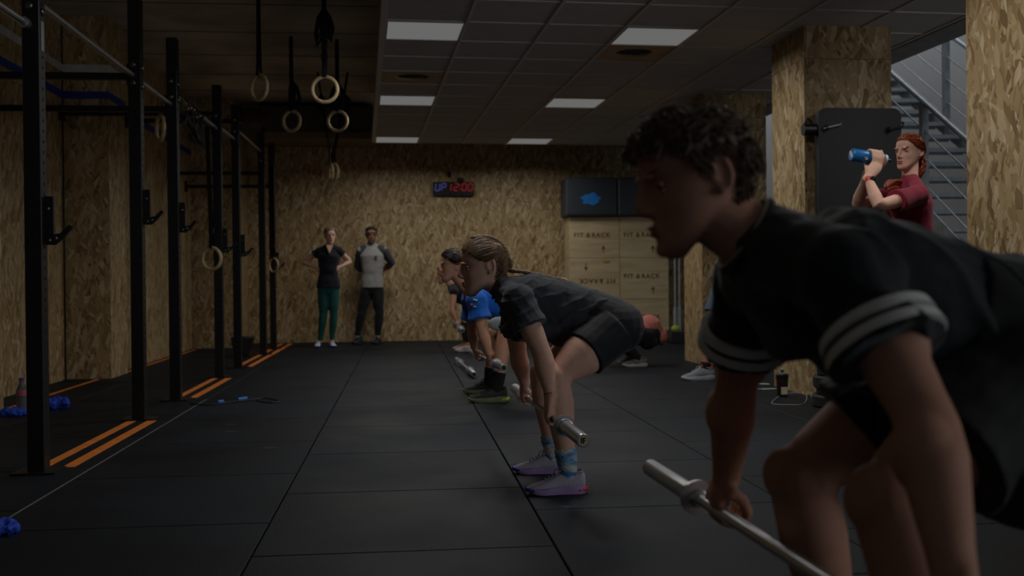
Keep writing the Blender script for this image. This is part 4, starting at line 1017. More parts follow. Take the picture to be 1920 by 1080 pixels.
# ================================================================ woman with the braid, lifting (in focus)
def woman_braid():
    D = 4.55
    J = dict(pel=at(1141, 606, D), wai=at(1092, 586, D), rib=at(1036, 573, D), che=at(980, 562, D), nek=at(940, 540, D))
    J['hip'] = (at(1146, 620, 4.45), at(1140, 620, 4.65)); J['kn'] = (at(1042, 708, 4.33), at(1017, 700, 4.74)); J['an'] = (at(1066, 888, 4.30), at(1037, 852, 4.76))
    J['sh'] = (at(972, 562, 4.39), at(962, 562, 4.73)); J['el'] = (at(1017, 664, 4.31), at(972, 668, 4.88)); J['wr'] = (at(1033, 742, 4.28), at(984, 718, 4.96))
    J['toe_'] = (J['an'][0]+V((-.12, 0, -.06)), J['an'][1]+V((-.12, 0, -.06)))
    bz = .317; bx = .600
    hd = Head(at(904, 501, D), (-1, -.03, -.10), (-.1, 0, 1), 1.05); J['hb'] = hd.w((-.02, 0, -.055))
    root = empty('person', base_of(J['an'][0], J['an'][1]), 'woman with long braid, charcoal tee and lilac shoes bending over a barbell', 'person')
    dims = [(.10, .09), (.170, .118), (.160, .112), (.140, .105), (.150, .116), (.160, .118), (.105, .075), (.052, .05)]
    leg = (.110, .101, .058, .063, .034); arm = (.052, .051, .041, .045, .026)
    h0 = V((bx+.019, 4.28, bz)); h1 = V((bx+.0, 5.02, bz))
    hands = [lambda m: hand_grip(m, J['wr'][0], h0, (0, 1, 0), (-1, 0, 0), (0, 0, 1), .0135, 1.0, 1), lambda m: hand_grip(m, J['wr'][1], h1, (0, 1, 0), (-1, 0, 0), (0, 0, 1), .0135, 1.0, -1)]
    gl = [(at(1158, 613, 4.47), .110), (at(1154, 613, 4.63), .110)]
    body(root, J, hd, SKIN_B, dims, arm, leg, .0042, hands, [(c, r-.012) for c, r in gl], .047, it=5)
    hd.extras(root, SKIN_B, BROWNHAIR, (96, 86, 80)); hd.lips(root, LIP)
    m = cloth_mat('charcoal_jersey', srgb(58, 62, 68), .9, .7, 16, .12)
    def drape(mb):
        mb.ell(at(1010, 616, D), (.17, .14, .065)); mb.ell(at(1075, 625, D), (.15, .14, .06))
    sh = tee(root, J, m, dims, arm, .0055, .52, .010, .014, hem=2, extra=drape, disp=(.010, .07), flare=.014, neck=.052)
    def fb(p, n):
        k_ = 1.0 if p.z < J['rib'].z+.05 else .45
        v = fold(p, V((-.42, 0, .95)).normalized(), 2*math.pi/.11, .011, 1.5)*k_
        arm_ = J['sh'][0]+(J['el'][0]-J['sh'][0])*.3; near = math.exp(-((p-arm_).length/.10)**2)
        return v*(1-near)+near*fold(p, V((.8, 0, .6)), 2*math.pi/.09, .006, 1.2)
    bake_folds(sh, fb)
    collar(root, J, m, .056, .007, .12)
    # pale print on the upper back
    pm = plain('pale_print', srgb(128, 136, 148), .9); mp = MB(); rnd = random.Random(4)
    for q in range(12):
        a = at(994+rnd.uniform(0, 16), 518+rnd.uniform(0, 7), 4.46); mp.tube([a, a+V((.012, 0, rnd.uniform(-.012, .006)))], .0012, 5)
    mp.build('shirt_print', pm, sh)
    bs = cloth_mat('black_tights', srgb(34, 36, 40), .7, .35, 20)
    shorts(root, J, bs, dims, leg, .0055, .50, .008, .005, gl, .0, 3, disp=(.007, .09))
    hair_cap(hd, root, BLONDHAIR, HL_LONG, .005)
    def flow(p, n, rnd):      # combed back toward the crown line then to the nape
        tgt = V((-.10, 0, .055)); return (tgt-p)
    locks(hd, root, BLONDHAIR, HL_LONG, 900, flow, .085, .0027, 3, .03, .08)
    # french braid: over the crown, down the nape, along the back
    P = [hd.w((.02, 0, .124)), hd.w((-.035, 0, .122)), hd.w((-.078, 0, .098)), hd.w((-.104, 0, .058)), hd.w((-.112, 0, .015)), hd.w((-.118, -.004, -.025)), at(975, 509, 4.53), at(1000, 513, 4.52), at(1028, 519, 4.51), at(1050, 524, 4.50)]
    path = smooth_path(P, 6); mb = MB(); L_ = len(path)
    for i in range(0, L_-1):
        t = (path[i+1]-path[i]).normalized(); s_ = t.cross(V((0, 0, 1))); s_ = s_.normalized() if s_.length > 1e-3 else V((0, 1, 0)); u_ = s_.cross(t)
        f = i/(L_-1); r = (.0135 if f > .5 else .0165)*(1-.45*max(0, f-.5))
        sgn = 1 if i % 2 else -1
        R_ = Matrix((t*.85+s_*sgn*-.5, s_*.85+t*sgn*.5, u_)).transposed()
        mb.ell(path[i]+s_*sgn*r*.55, (r*1.15, r*.62, r*.75), 10, 7, R_)
    mb.build('braid', BLONDHAIR, root)
    mb = MB(); mb.tube([path[-1], at(1060, 527, 4.5), at(1068, 530, 4.5)], [.009, .014, .003], 8); mb.build('braid_tuft', plain('straw_hair', srgb(176, 146, 102), .45, noise_s=60, var=.3), root)
    MB().torus(lerp(J['wr'][0], J['el'][0], .06), (J['wr'][0]-J['el'][0]), .0272, .0018, 24, 6).build('bracelet', plain('cord', srgb(110, 70, 40), .7), root)
    # tie-dye socks
    sm, t, b = nt('tie_dye_sock'); tc = N(t, 'ShaderNodeTexCoord'); mp_ = N(t, 'ShaderNodeMapping'); mp_.inputs['Scale'].default_value = (12, 12, 34)
    nz = N(t, 'ShaderNodeTexNoise', i_Scale=1.2, i_Detail=3); rp = ramp(t, [(.40, srgb(206, 208, 200)), (.50, srgb(150, 184, 214)), (.62, srgb(76, 130, 196))])
    t.links.new(tc.outputs['Object'], mp_.inputs[0]); t.links.new(mp_.outputs[0], nz.inputs['Vector']); t.links.new(nz.outputs['Fac'], rp.inputs[0]); t.links.new(rp.outputs[0], b.inputs['Base Color'])
    wv = N(t, 'ShaderNodeTexWave', wave_type='RINGS', i_Scale=40.0); bp = N(t, 'ShaderNodeBump', i_Strength=.4, i_Distance=.003); t.links.new(tc.outputs['Object'], wv.inputs['Vector']); t.links.new(wv.outputs['Fac'], bp.inputs['Height']); t.links.new(bp.outputs[0], b.inputs['Normal']); b.inputs['Roughness'].default_value = .9
    for i, u_ in ((0, .105), (1, .09)):
        sock(root, J['an'][i], J['kn'][i], None, sm, u_, .040, .047)
        d = (J['kn'][i]-J['an'][i]).normalized(); MB().torus(J['an'][i]+d*(u_*.72), d, .0445, .004, 26, 8).build('sock_fold', sm, root)
    up = plain('lilac_knit', srgb(178, 172, 190), .8, noise_s=120, var=.12, bump=(180, .5, .002)); so = plain('lilac_foam', srgb(168, 140, 196), .6, noise_s=4, var=.15)
    lc = plain('grey_lace', srgb(150, 148, 156), .8); red = plain('red_heel', srgb(206, 52, 44), .45); blue = plain('indigo_rubber', srgb(66, 62, 170), .5); sd = plain('silver_flash', srgb(196, 196, 206), .5)
    shoe(root, V((.757, 4.30, 0)), (-1, -.03, 0), .260, up, so, lc, plain('lilac_lining', srgb(150, 146, 166), .8), heelcol=red, toecol=blue, sidecol=sd)
    shoe(root, V((.750, 4.755, 0)), (-1, .10, 0), .258, up, so, lc, plain('lilac_lining', srgb(150, 146, 166), .8), heelcol=red, toecol=blue, sidecol=sd)
    barbell('steel barbell gripped by the woman with the braid', (bx+.035, 3.66, bz), (bx-.012, 5.50, bz), .40, .0255, .0135, .040, True)
woman_braid()

# ================================================================ man in the foreground
def man_front():
    D = 1.70
    J = dict(pel=V((1.06, D, .785)), wai=V((.90, D, .825)), rib=V((.79, D, .862)), che=at(1518, 535, D), nek=at(1436, 468, D))
    J['hip'] = (V((1.05, 1.60, .77)), V((1.05, 1.80, .77))); J['kn'] = (at(1668, 935, 1.50), at(1500, 890, 1.87)); J['an'] = (V((.84, 1.42, .10)), V((.86, 1.97, .10)))
    J['sh'] = (at(1588, 520, 1.50), at(1412, 540, 1.90)); J['el'] = (at(1736, 785, 1.36), at(1378, 735, 2.02)); J['wr'] = (V((.69, 1.245, .505)), at(1361, 900, 2.12))
    bz, bx = .405, .672
    hd = Head(at(1300, 341, 1.71), (-1, .02, -.24), (-.24, 0, 1), 1.01); J['hb'] = hd.w((-.02, 0, -.055))
    root = empty('person', V((.86, D, 0)), 'man in black tee with white sleeve stripes bending in the foreground', 'person')
    dims = [(.10, .09), (.165, .115), (.160, .11), (.152, .108), (.165, .116), (.178, .120), (.120, .082), (.060, .058)]
    arm = (.056, .051, .041, .0465, .029); leg = (.098, .088, .061, .064, .038)
    h1 = V((bx+.008, 2.14, bz)); h0 = V((bx+.02, 1.24, bz))
    hands = [lambda m: hand_grip(m, J['wr'][0], h0, (0, 1, 0), (-1, 0, 0), (0, 0, 1), .0135, 1.08, 1), lambda m: hand_grip(m, J['wr'][1], h1, (0, 1, 0), (-1, 0, 0), (0, 0, 1), .0135, 1.16, -1)]
    gl = [(V((1.13, 1.62, .77)), .10), (V((1.13, 1.78, .77)), .10)]
    def muscle(mb):
        for i in (0, 1):
            f = lerp(J['el'][i], J['wr'][i], .22); mb.ell(f+V((-.012, 0, 0)), (.045, .047, .06)); mb.ell(lerp(J['sh'][i], J['el'][i], .55)+V((.012, 0, .0)), (.047, .047, .08))
            mb.ell(J['kn'][i]+V((-.022, 0, .0)), (.048, .05, .055))
    body(root, J, hd, SKIN_A, dims, arm, leg, .0045, hands, [(c, r-.012) for c, r in gl], .058, muscle, it=5)
    hd.extras(root, SKIN_A, DARKHAIR, (60, 44, 34)); hd.lips(root, skin_mat('lip_brown', srgb(150, 92, 82)))
    m = cloth_mat('black_jersey', srgb(30, 35, 38), .8, .5, 12, .12)
    def drape(mb):
        mb.ell(at(1560, 590, D), (.12, .15, .075)); mb.ell(V((.84, D, .765)), (.15, .15, .075)); mb.ell(at(1480, 460, D), (.07, .13, .055))
        mb.ell(V((.98, D, .79)), (.16, .175, .115))
    sh = tee(root, J, m, dims, arm, .006, .58, .014, .018, hem=1, extra=drape, disp=(.016, .10), flare=.022, neck=.068, top=6)
    bake_folds(sh, lambda p, n: fold(p, V((.75, 0, .65)), 2*math.pi/.16, .012, 1.8, 5)*(1 if p.x > .68 else .4))
    st = plain('white_stripe_knit', srgb(214, 212, 208), .85)
    for i in (0, 1):
        d = (J['el'][i]-J['sh'][i]); dn = d.normalized()
        for f in (.40, .505):
            p = J['sh'][i]+d*f; r = arm[1]+.018+.024*f+.007; mb = MB(); mb.tube([p-dn*.0075, p+dn*.0075], [r, r+.002], 30, (0, 1, 0)); mb.build('sleeve_stripe', st, sh)
    d = (J['hb']-J['nek']).normalized(); c = J['nek']+d*.040; MB().torus(c, d+V((-.25, 0, .1)), .069, .0065, 30, 8).build('collar', m, root)
    MB().torus(c+d*.007, d+V((-.25, 0, .1)), .068, .0035, 30, 6).build('collar_edge', plain('cream_edge', srgb(160, 148, 130), .8), root)
    # chest print
    pm = plain('faded_print', srgb(96, 94, 90), .9); mp = MB(); rnd = random.Random(9)
    for q in range(12):
        a = at(1385+rnd.uniform(0, 46), 552+rnd.uniform(0, 38), 1.80); mp.tube([a, a+V((rnd.uniform(-.02, .02), 0, -.008))], .0016, 5)
    bs = cloth_mat('black_shorts', srgb(18, 19, 20), .75, .4, 9)
    def sdrape(mb):
        for i in (0, 1):
            e = lerp(J['hip'][i], J['kn'][i], .66); mb.tube([J['hip'][i]+V((0, 0, -.05)), e+V((.07, 0, -.075))], [.10, .105], 18, (0, 1, 0))
    shorts(root, J, bs, dims, leg, .0065, (.72, .68), .016, .012, gl, .016, 3, extra=sdrape, disp=(.012, .1))
    hair_cap(hd, root, DARKHAIR, HL_SHORT, .007, lump=.006)
    def flow(p, n, rnd):
        d_ = V((.9, rnd.uniform(-.5, .5), .25)) if p.z > .05 else V((-.25, 0, -1)); return d_+n*.5+V((rnd.uniform(-.5, .5),)*3)
    locks(hd, root, DARKHAIR, HL_SHORT, 520, flow, .040, .0036, 8, .11, 1.2, trange=(0, .55))
    locks(hd, root, DARKHAIR, HL_SHORT, 620, lambda p, n, r: V((-.4, 0, -1)), .022, .0030, 9, .03, .5, trange=(.5, .99), name='side_hair', angf=lambda a: abs(a) > .9)
    def flow2(p, n, rnd): return V((1, rnd.uniform(-.5, .5), .0+rnd.uniform(-.2, .25)))
    locks(hd, root, DARKHAIR, HL_SHORT, 420, flow2, .055, .0038, 12, .16, 1.2, trange=(.55, .95), angf=lambda a: abs(a) < 1.0, name='fringe')
    for i in (0, 1):
        sock(root, J['an'][i], J['kn'][i], None, plain('black_sock', srgb(24, 24, 26), .9), .08, .042, .046)
        shoe(root, V((J['an'][i].x+.07, J['an'][i].y, 0)), (-1, -.05+.15*i, 0), .29, plain('black_knit', srgb(34, 34, 38), .8), plain('white_foam', srgb(180, 180, 180), .6), lace=plain('black_lace', srgb(28, 28, 30), .8))
    barbell('steel barbell gripped by the man in the foreground', (bx+.03, .82, bz), (bx-.042, 2.63, bz), .40, .0215, .0132, .036, False, STEEL)
man_front()
# ================================================================ man in the blue tee behind her
def man_blue():
    D = 7.9
    J = dict(pel=at(1030, 590, D), wai=at(990, 578, D), rib=at(955, 572, D), che=at(915, 566, D), nek=at(884, 548, D))
    J['hip'] = (at(1030, 597, 7.8), at(1030, 597, 8.0)); J['kn'] = (at(947, 625, 7.66), at(928, 624, 8.2)); J['an'] = (at(931, 731, 7.63), at(918, 720, 8.2))
    J['sh'] = (at(893, 564, 7.70), at(884, 562, 8.1)); J['el'] = (at(905, 622, 7.66), at(885, 617, 8.2)); J['wr'] = (at(918, 664, 7.66), at(889, 652, 8.28))
    hd = Head(at(849, 499, D), (-1, -.05, -.02), (0, 0, 1), 1.04); J['hb'] = hd.w((-.02, 0, -.055))
    root = empty('person', base_of(J['an'][0], J['an'][1]), 'man in bright blue tee and tied-back dark hair bending over a barbell', 'person')
    h0 = at(924, 680, 7.7); bz = h0.z; bx = h0.x; h1 = V((bx-.05, 8.32, bz))
    hands = [lambda m: hand_grip(m, J['wr'][0], h0, (0, 1, 0), (-1, 0, 0), (0, 0, 1), .0135, 1.05, 1), lambda m: hand_grip(m, J['wr'][1], h1, (0, 1, 0), (-1, 0, 0), (0, 0, 1), .0135, 1.05, -1)]
    body(root, J, hd, SKIN_C, MALE, ARM_M, LEG_M, .0065, hands, (), .055)
    hd.extras(root, SKIN_C, DARKHAIR); hd.lips(root, skin_mat('lip_brown', srgb(150, 92, 82)))
    m = cloth_mat('royal_blue_jersey', srgb(22, 98, 196), .8, .4, 12)
    sh = tee(root, J, m, MALE, ARM_M, .008, .60, .014, .024, hem=2, disp=(.012, .1), flare=.02)
    for px, py, c_ in ((889, 562, (220, 200, 60)), (893, 563, (220, 200, 60)), (884, 571, (220, 70, 50)), (890, 575, (200, 200, 90))):
        a = at(px, py, 7.60); MB().ell(a, (.010, .012, .006), 10, 6).build('shirt_print', plain('print_%d' % (px+py), srgb(*c_), .7), sh)
    bs = cloth_mat('navy_green_shorts', srgb(26, 38, 40), .8, .4, 10)
    so = shorts(root, J, bs, MALE, LEG_M, .008, .86, .014, .02, (), .016)
    MB().ell(at(940, 607, 7.60), (.10, .03, .055), 16, 8).build('white_patch', plain('white_patch', srgb(150, 158, 160), .8), so)
    hair_cap(hd, root, plain('black_brown_hair', srgb(44, 33, 28), .42, noise_s=50, var=.4), HL_LONG, .006)
    locks(hd, root, plain('black_brown_hair', srgb(44, 33, 28), .42, noise_s=50, var=.4), HL_LONG, 420, lambda p, n, r: V((-.11, 0, -.01))-p, .07, .0035, 5, .08, .25)
    mb = MB(); mb.ell(hd.w((-.122, 0, .0)), (.036, .036, .034)); mb.build('hair_bun', BLACKHAIR, root)
    bk = plain('black_sock', srgb(24, 24, 26), .9); up = plain('black_shoe_knit', srgb(40, 42, 38), .8); sl_ = plain('olive_sole', srgb(110, 116, 78), .6, noise_s=8, var=.3); yl = plain('acid_yellow', srgb(190, 206, 60), .5); og = plain('coral', srgb(214, 96, 70), .5)
    for i in (0, 1):
        sock(root, J['an'][i], J['kn'][i], None, bk, .13, .046, .052)
        shoe(root, V((J['an'][i].x+.085, J['an'][i].y, 0)), (-1, -.03+.1*i, 0), .30, up, sl_, lace=bk, heelcol=yl, toecol=sl_, sidecol=og)
    d_ = V((-.055, 1, 0)); a = at(933, 697, 7.28); a.z = bz
    barbell('steel barbell gripped by the man in the blue tee', V((h0.x+.035, 7.22, bz)), V((h0.x-.075, 8.85, bz)), .36, .026, .0135, .04, False)
man_blue()
# barbell that lies on the floor further back
a = at(889, 704, 9.45); b_ = at(856, 669, 11.3); a.z = b_.z = .0385
barbell('steel barbell lying on the floor left of the blue-shirted man', a, b_, .42, .026, .014, .038)

# ================================================================ person bending behind the blue tee
def person_far():
    D = 13.3
    J = dict(pel=at(912, 575, D), wai=at(892, 565, D), rib=at(876, 558, D), che=at(862, 552, D), nek=at(848, 540, D))
    J['hip'] = (at(912, 578, 13.2), at(912, 578, 13.4)); J['kn'] = (at(876, 606, 13.15), at(872, 606, 13.5)); J['an'] = (at(878, 644, 13.15), at(874, 642, 13.5))
    J['sh'] = (at(851, 548, 13.1), at(851, 548, 13.5)); J['el'] = (at(848, 582, 13.05), at(850, 582, 13.6)); J['wr'] = (at(857, 605, 13.05), at(858, 604, 13.6))
    hd = Head(at(833, 514, D), (-1, -.05, -.15), (-.1, 0, 1), 1.0); J['hb'] = hd.w((-.02, 0, -.055))
    root = empty('person', base_of(J['an'][0], J['an'][1]), 'person with bare arms and pale pink shoes bending behind the blue-shirted man', 'person')
    h0 = at(861, 615, 13.05); h1 = V((h0.x, 13.6, h0.z))
    hands = [lambda m: hand_grip(m, J['wr'][0], h0, (0, 1, 0), (-1, 0, 0), (0, 0, 1), .0135, 1, 1), lambda m: hand_grip(m, J['wr'][1], h1, (0, 1, 0), (-1, 0, 0), (0, 0, 1), .0135, 1, -1)]
    body(root, J, hd, SKIN_C, FEM, ARM_F, LEG_F, .009, hands, (), .047)
    hd.extras(root, SKIN_C, DARKHAIR)
    hair_cap(hd, root, DARKHAIR, HL_LONG, .014)
    tee(root, J, cloth_mat('black_vest', srgb(30, 30, 34)), FEM, ARM_F, .012, .4, .012, .01, hem=2, sleeves=False)
    shorts(root, J, cloth_mat('black_leggings', srgb(24, 24, 28)), FEM, LEG_F, .012, 1.88, .008, .006)
    up = plain('pale_pink_knit', srgb(206, 176, 166), .8)
    for i in (0, 1): shoe(root, V((J['an'][i].x+.07, J['an'][i].y, 0)), (-1, -.05, 0), .25, up, plain('white_foam', srgb(180, 180, 180), .6), lace=up)
    MB().torus(J['wr'][0], (J['wr'][0]-J['el'][0]), .028, .012, 18, 8).build('wrist_wrap', plain('white_wrap', srgb(190, 192, 196), .8), root)
    barbell('steel barbell held by the person with pale pink shoes', V((h0.x, 12.35, h0.z)), V((h0.x, 14.3, h0.z)), .36, .026, .0135, .045)
person_far()

# ================================================================ person crouching behind the braided woman
def person_crouch():
    D = 10.6
    J = dict(pel=at(1222, 628, D), wai=at(1196, 616, D), rib=at(1168, 608, D), che=at(1142, 604, D), nek=at(1116, 602, D))
    J['hip'] = (at(1220, 632, 10.5), at(1220, 632, 10.7)); J['kn'] = (at(1152, 625, 10.45), at(1150, 625, 10.9)); J['an'] = (at(1196, 672, 10.45), at(1186, 668, 10.85))
    J['sh'] = (at(1138, 608, 10.4), at(1138, 608, 10.8)); J['el'] = (at(1128, 640, 10.4), at(1126, 640, 10.8)); J['wr'] = (at(1112, 662, 10.45), at(1112, 662, 10.8))
    hd = Head(at(1090, 598, D), (-1, 0, -.1), (-.1, 0, 1), 1.0); J['hb'] = hd.w((-.02, 0, -.055))
    root = empty('person', base_of(J['an'][0], J['an'][1]), 'crouching person in salmon top and black shorts behind the braided woman', 'person')
    hands = [lambda m, i=i: hand_open(m, J['wr'][i], (-.6, 0, -.8), (.5, 0, -.3), 1, .5, 1-2*i) for i in (0, 1)]
    gl = [(at(1228, 632, 10.5), .10), (at(1228, 632, 10.7), .10)]
    body(root, J, hd, SKIN_C, FEM, ARM_F, LEG_F, .009, hands, (), .047); hd.extras(root, SKIN_C, BROWNHAIR); hair_cap(hd, root, BROWNHAIR, HL_LONG, .014)
    tee(root, J, cloth_mat('salmon_jersey', srgb(196, 118, 104)), FEM, ARM_F, .010, .5, .012, .014, hem=2, extra=lambda mb: mb.tube([J['wai']+V((.03, 0, .01)), at(1226, 604, D), at(1241, 634, D)], [(.14, .06), (.15, .06), (.13, .045)], 18, (0, 1, 0), 1, True) and mb.ell(at(1218, 612, D), (.12, .16, .125)) and mb.ell(at(1238, 630, D), (.07, .15, .10)))
    shorts(root, J, cloth_mat('black_bike_shorts', srgb(24, 24, 27)), FEM, LEG_F, .010, .55, .010, .01, [(c+V((-.075, 0, -.03)), .09) for c, r in gl])
    bk = plain('black_sock', srgb(24, 24, 26), .9); up = plain('black_white_knit', srgb(110, 108, 104), .8, noise_s=26, var=.9)
    for i in (0, 1):
        sock(root, J['an'][i], J['kn'][i], None, bk, .16, .044, .052); shoe(root, V((J['an'][i].x+.10, J['an'][i].y, 0)), (-1, -.05, 0), .27, up, plain('white_foam', srgb(180, 180, 180), .6), lace=bk)
person_crouch()

# ================================================================ person walking behind the foreground man
def person_walk():
    D = 9.12
    J = dict(pel=at(1362, 535, D), wai=at(1368, 505, D), rib=at(1374, 470, D), che=at(1378, 440, D), nek=at(1378, 412, D))
    J['hip'] = (at(1356, 545, 9.02), at(1366, 545, 9.22)); J['kn'] = (at(1334, 610, 8.99), at(1372, 612, 9.27)); J['an'] = (at(1322, 690, 8.97), at(1388, 690, 9.27))
    J['sh'] = (at(1376, 428, 8.92), at(1384, 428, 9.32)); J['el'] = (at(1392, 480, 8.87), at(1396, 480, 9.37)); J['wr'] = (at(1384, 520, 8.85), at(1390, 525, 9.39))
    hd = Head(at(1374, 385, D), (-1, -.1, 0), (0, 0, 1), 1.0); J['hb'] = hd.w((-.02, 0, -.055))
    root = empty('person', base_of(J['an'][0], J['an'][1]), 'person in blue-grey shorts and grey running shoes stepping behind the foreground man', 'person')
    hands = [lambda m, i=i: hand_open(m, J['wr'][i], (-.1, 0, -1), (0, 1-2*i, 0), 1, .4, 1) for i in (0, 1)]
    body(root, J, hd, SKIN_A, MALE, ARM_M, LEG_M, .009, hands); hd.extras(root, SKIN_A, DARKHAIR); hair_cap(hd, root, DARKHAIR, HL_SHORT, .014)
    tee(root, J, cloth_mat('black_jersey', srgb(30, 35, 38)), MALE, ARM_M, .012, .55, hem=1)
    shorts(root, J, cloth_mat('blue_grey_shorts', srgb(82, 98, 118)), MALE, LEG_M, .010, .66)
    bk = plain('black_sock', srgb(24, 24, 26), .9)
    for i in (0, 1):
        sock(root, J['an'][i], J['kn'][i], None, bk, .05, .044, .046)
        shoe(root, V((J['an'][i].x+.085, J['an'][i].y, 0)), (-1, -.12, 0), .315, plain('grey_runner_knit', srgb(132, 140, 150), .8, noise_s=60, var=.15), plain('white_grey_foam', srgb(196, 196, 200), .6), lace=plain('white_lace', srgb(200, 200, 205), .8), accent=plain('coral_lining', srgb(190, 100, 84), .8), sidecol=plain('white_flash', srgb(210, 210, 212), .6))
person_walk()

# ================================================================ woman drinking on the right
def woman_drink():
    D = 6.05
    J = dict(pel=at(1712, 545, D), wai=at(1712, 485, D), rib=at(1712, 430, D), che=at(1708, 385, D), nek=at(1706, 338, D))
    J['hip'] = (at(1706, 555, 5.95), at(1718, 555, 6.15)); J['kn'] = (at(1708, 680, 5.93), at(1722, 676, 6.2)); J['an'] = (at(1712, 790, 5.92), at(1730, 780, 6.2))
    J['sh'] = (at(1722, 366, 5.90), at(1698, 364, 6.22)); J['el'] = (at(1648, 386, 5.74), at(1607, 384, 6.24)); J['wr'] = (at(1627, 333, 5.86), at(1622, 338, 6.10))
    hd = Head(at(1704, 286, D), (-.93, -.42, -.02), (.06, 0, 1), .96); J['hb'] = hd.w((-.02, 0, -.055))
    root = empty('person', base_of(J['an'][0], J['an'][1]), 'red-haired woman in maroon tee drinking from a blue bottle by the stairs', 'person')
    b0 = at(1596, 290, 5.93); b1 = at(1655, 299, 5.95); ax = (b1-b0).normalized(); hc = lerp(b0, b1, .72)
    up = V((0, 0, 1)); up = (up-ax*up.dot(ax)).normalized()
    hands = [lambda m: hand_grip(m, J['wr'][0], hc, ax, (0, -1, .0), (0, 0, -1), .031, .95, -1), lambda m: hand_grip(m, J['wr'][1], hc+ax*.01, ax, (0, 1, .0), (0, 0, -1), .031, .9, 1)]
    FEMS = [(a*.97, b*1.02) for a, b in FEM]
    body(root, J, hd, SKIN_B, FEMS, mul(ARM_F, 1.03), LEG_F, .0055, hands, (), .046)
    hd.extras(root, SKIN_B, REDHAIR, (80, 70, 66)); hd.lips(root, LIP)
    m = cloth_mat('maroon_jersey', srgb(128, 24, 48), .85, .4, 12)
    bust = lambda mb: [mb.ell(at(px, 392, dd), (.065, .06, .06)) for px, dd in ((1688, 5.94), (1680, 6.10))]
    tee(root, J, m, FEMS, ARM_F, .008, .58, .014, .018, hem=1, extra=bust, disp=(.01, .09), flare=.012, neck=.050)
    shorts(root, J, cloth_mat('black_leggings', srgb(24, 24, 28)), FEMS, LEG_F, .010, 1.9, .010, .006)
    hair_cap(hd, root, REDHAIR, HL_LONG, .005)
    locks(hd, root, REDHAIR, HL_LONG, 420, lambda p, n, r: V((-.10, 0, -.01))-p, .075, .0026, 6, .05, .12)
    mb = MB(); rnd = random.Random(2)
    for q in range(26):
        o_ = V((rnd.uniform(-.02, .02), rnd.uniform(-.02, .02), rnd.uniform(-.02, .02))); st = hd.w((-.10, .0, -.03))+o_
        mb.tube(smooth_path([st, hd.w((-.085, .03, -.10))+o_, at(1700, 345, 6.10)+o_, at(1672, 345, 5.98)+o_*1.2, at(1662, 352, 5.93)+o_*.6], 3), [.009]*12+[.004], 6)
    mb.build('ponytail', REDHAIR, root)
    w_ = lerp(J['wr'][0], J['el'][0], .10); d = (J['wr'][0]-J['el'][0]).normalized(); wt = empty('watch', w_-root_loc(root)); wt.parent = root
    MB().tube([w_-d*.013, w_+d*.013], .0285, 24).build('watch_strap', plain('coral_strap', srgb(206, 60, 44), .5), wt); MB().ell(w_+V((.012, -.027, .006)), (.019, .007, .019), 16, 6).build('watch_case', BLKP, wt)
    for i in (0, 1): shoe(root, V((J['an'][i].x+.07, J['an'][i].y, 0)), (-1, -.2, 0), .25, plain('black_knit', srgb(34, 34, 38), .8), plain('white_foam', srgb(180, 180, 180), .6), lace=plain('black_lace', srgb(28, 28, 30), .8))
    # bottle held in her hands
    bo = empty('drink_bottle', b0, 'blue sports bottle tipped to the red-haired woman\'s mouth', 'bottle')
    bm = plain('blue_bottle', srgb(20, 104, 170), .35)
    mb = MB(); mb.tube([b0, b0+ax*.006, lerp(b0, b1, .5), lerp(b0, b1, .62), lerp(b0, b1, .8), b1, b1+ax*.008], [.034, .0385, .0385, .033, .034, .034, .028], 24, up); mb.build('body', bm, bo)
    mb = MB(); mb.tube([b1+ax*.004, b1+ax*.02, b1+ax*.026], [.032, .031, .018], 20, up); mb.build('lid', plain('white_lid', srgb(200, 206, 210), .5), bo)
    mb = MB(); mb.tube([b1+ax*.024, b1+ax*.05], [.011, .009], 12, up); mb.build('spout', BLKP, bo)
    pr = plain('white_print', srgb(210, 214, 218), .6)
    mb = MB(); mb.ell(b0-ax*.001+V((0, 0, -.0)), (.016, .003, .027), 16, 6, Matrix.Rotation(math.atan2(ax.y, ax.x)+math.pi/2, 3, 'Z') @ Matrix.Rotation(.5, 3, 'Y')); mb.build('base_print', pr, bo)
    mb = MB(); q = lerp(b0, b1, .36)
    for dx, dz, l in ((0, -.010, .010), (.006, -.016, .012), (.012, -.010, .008), (.004, -.022, .008), (.012, -.020, .010), (.016, -.014, .006)): mb.ell(q+ax*dx+V((0, -.0355, dz)), (l*.5, .004, .0022), 8, 5)
    mb.build('logo_print', pr, bo)
woman_drink()

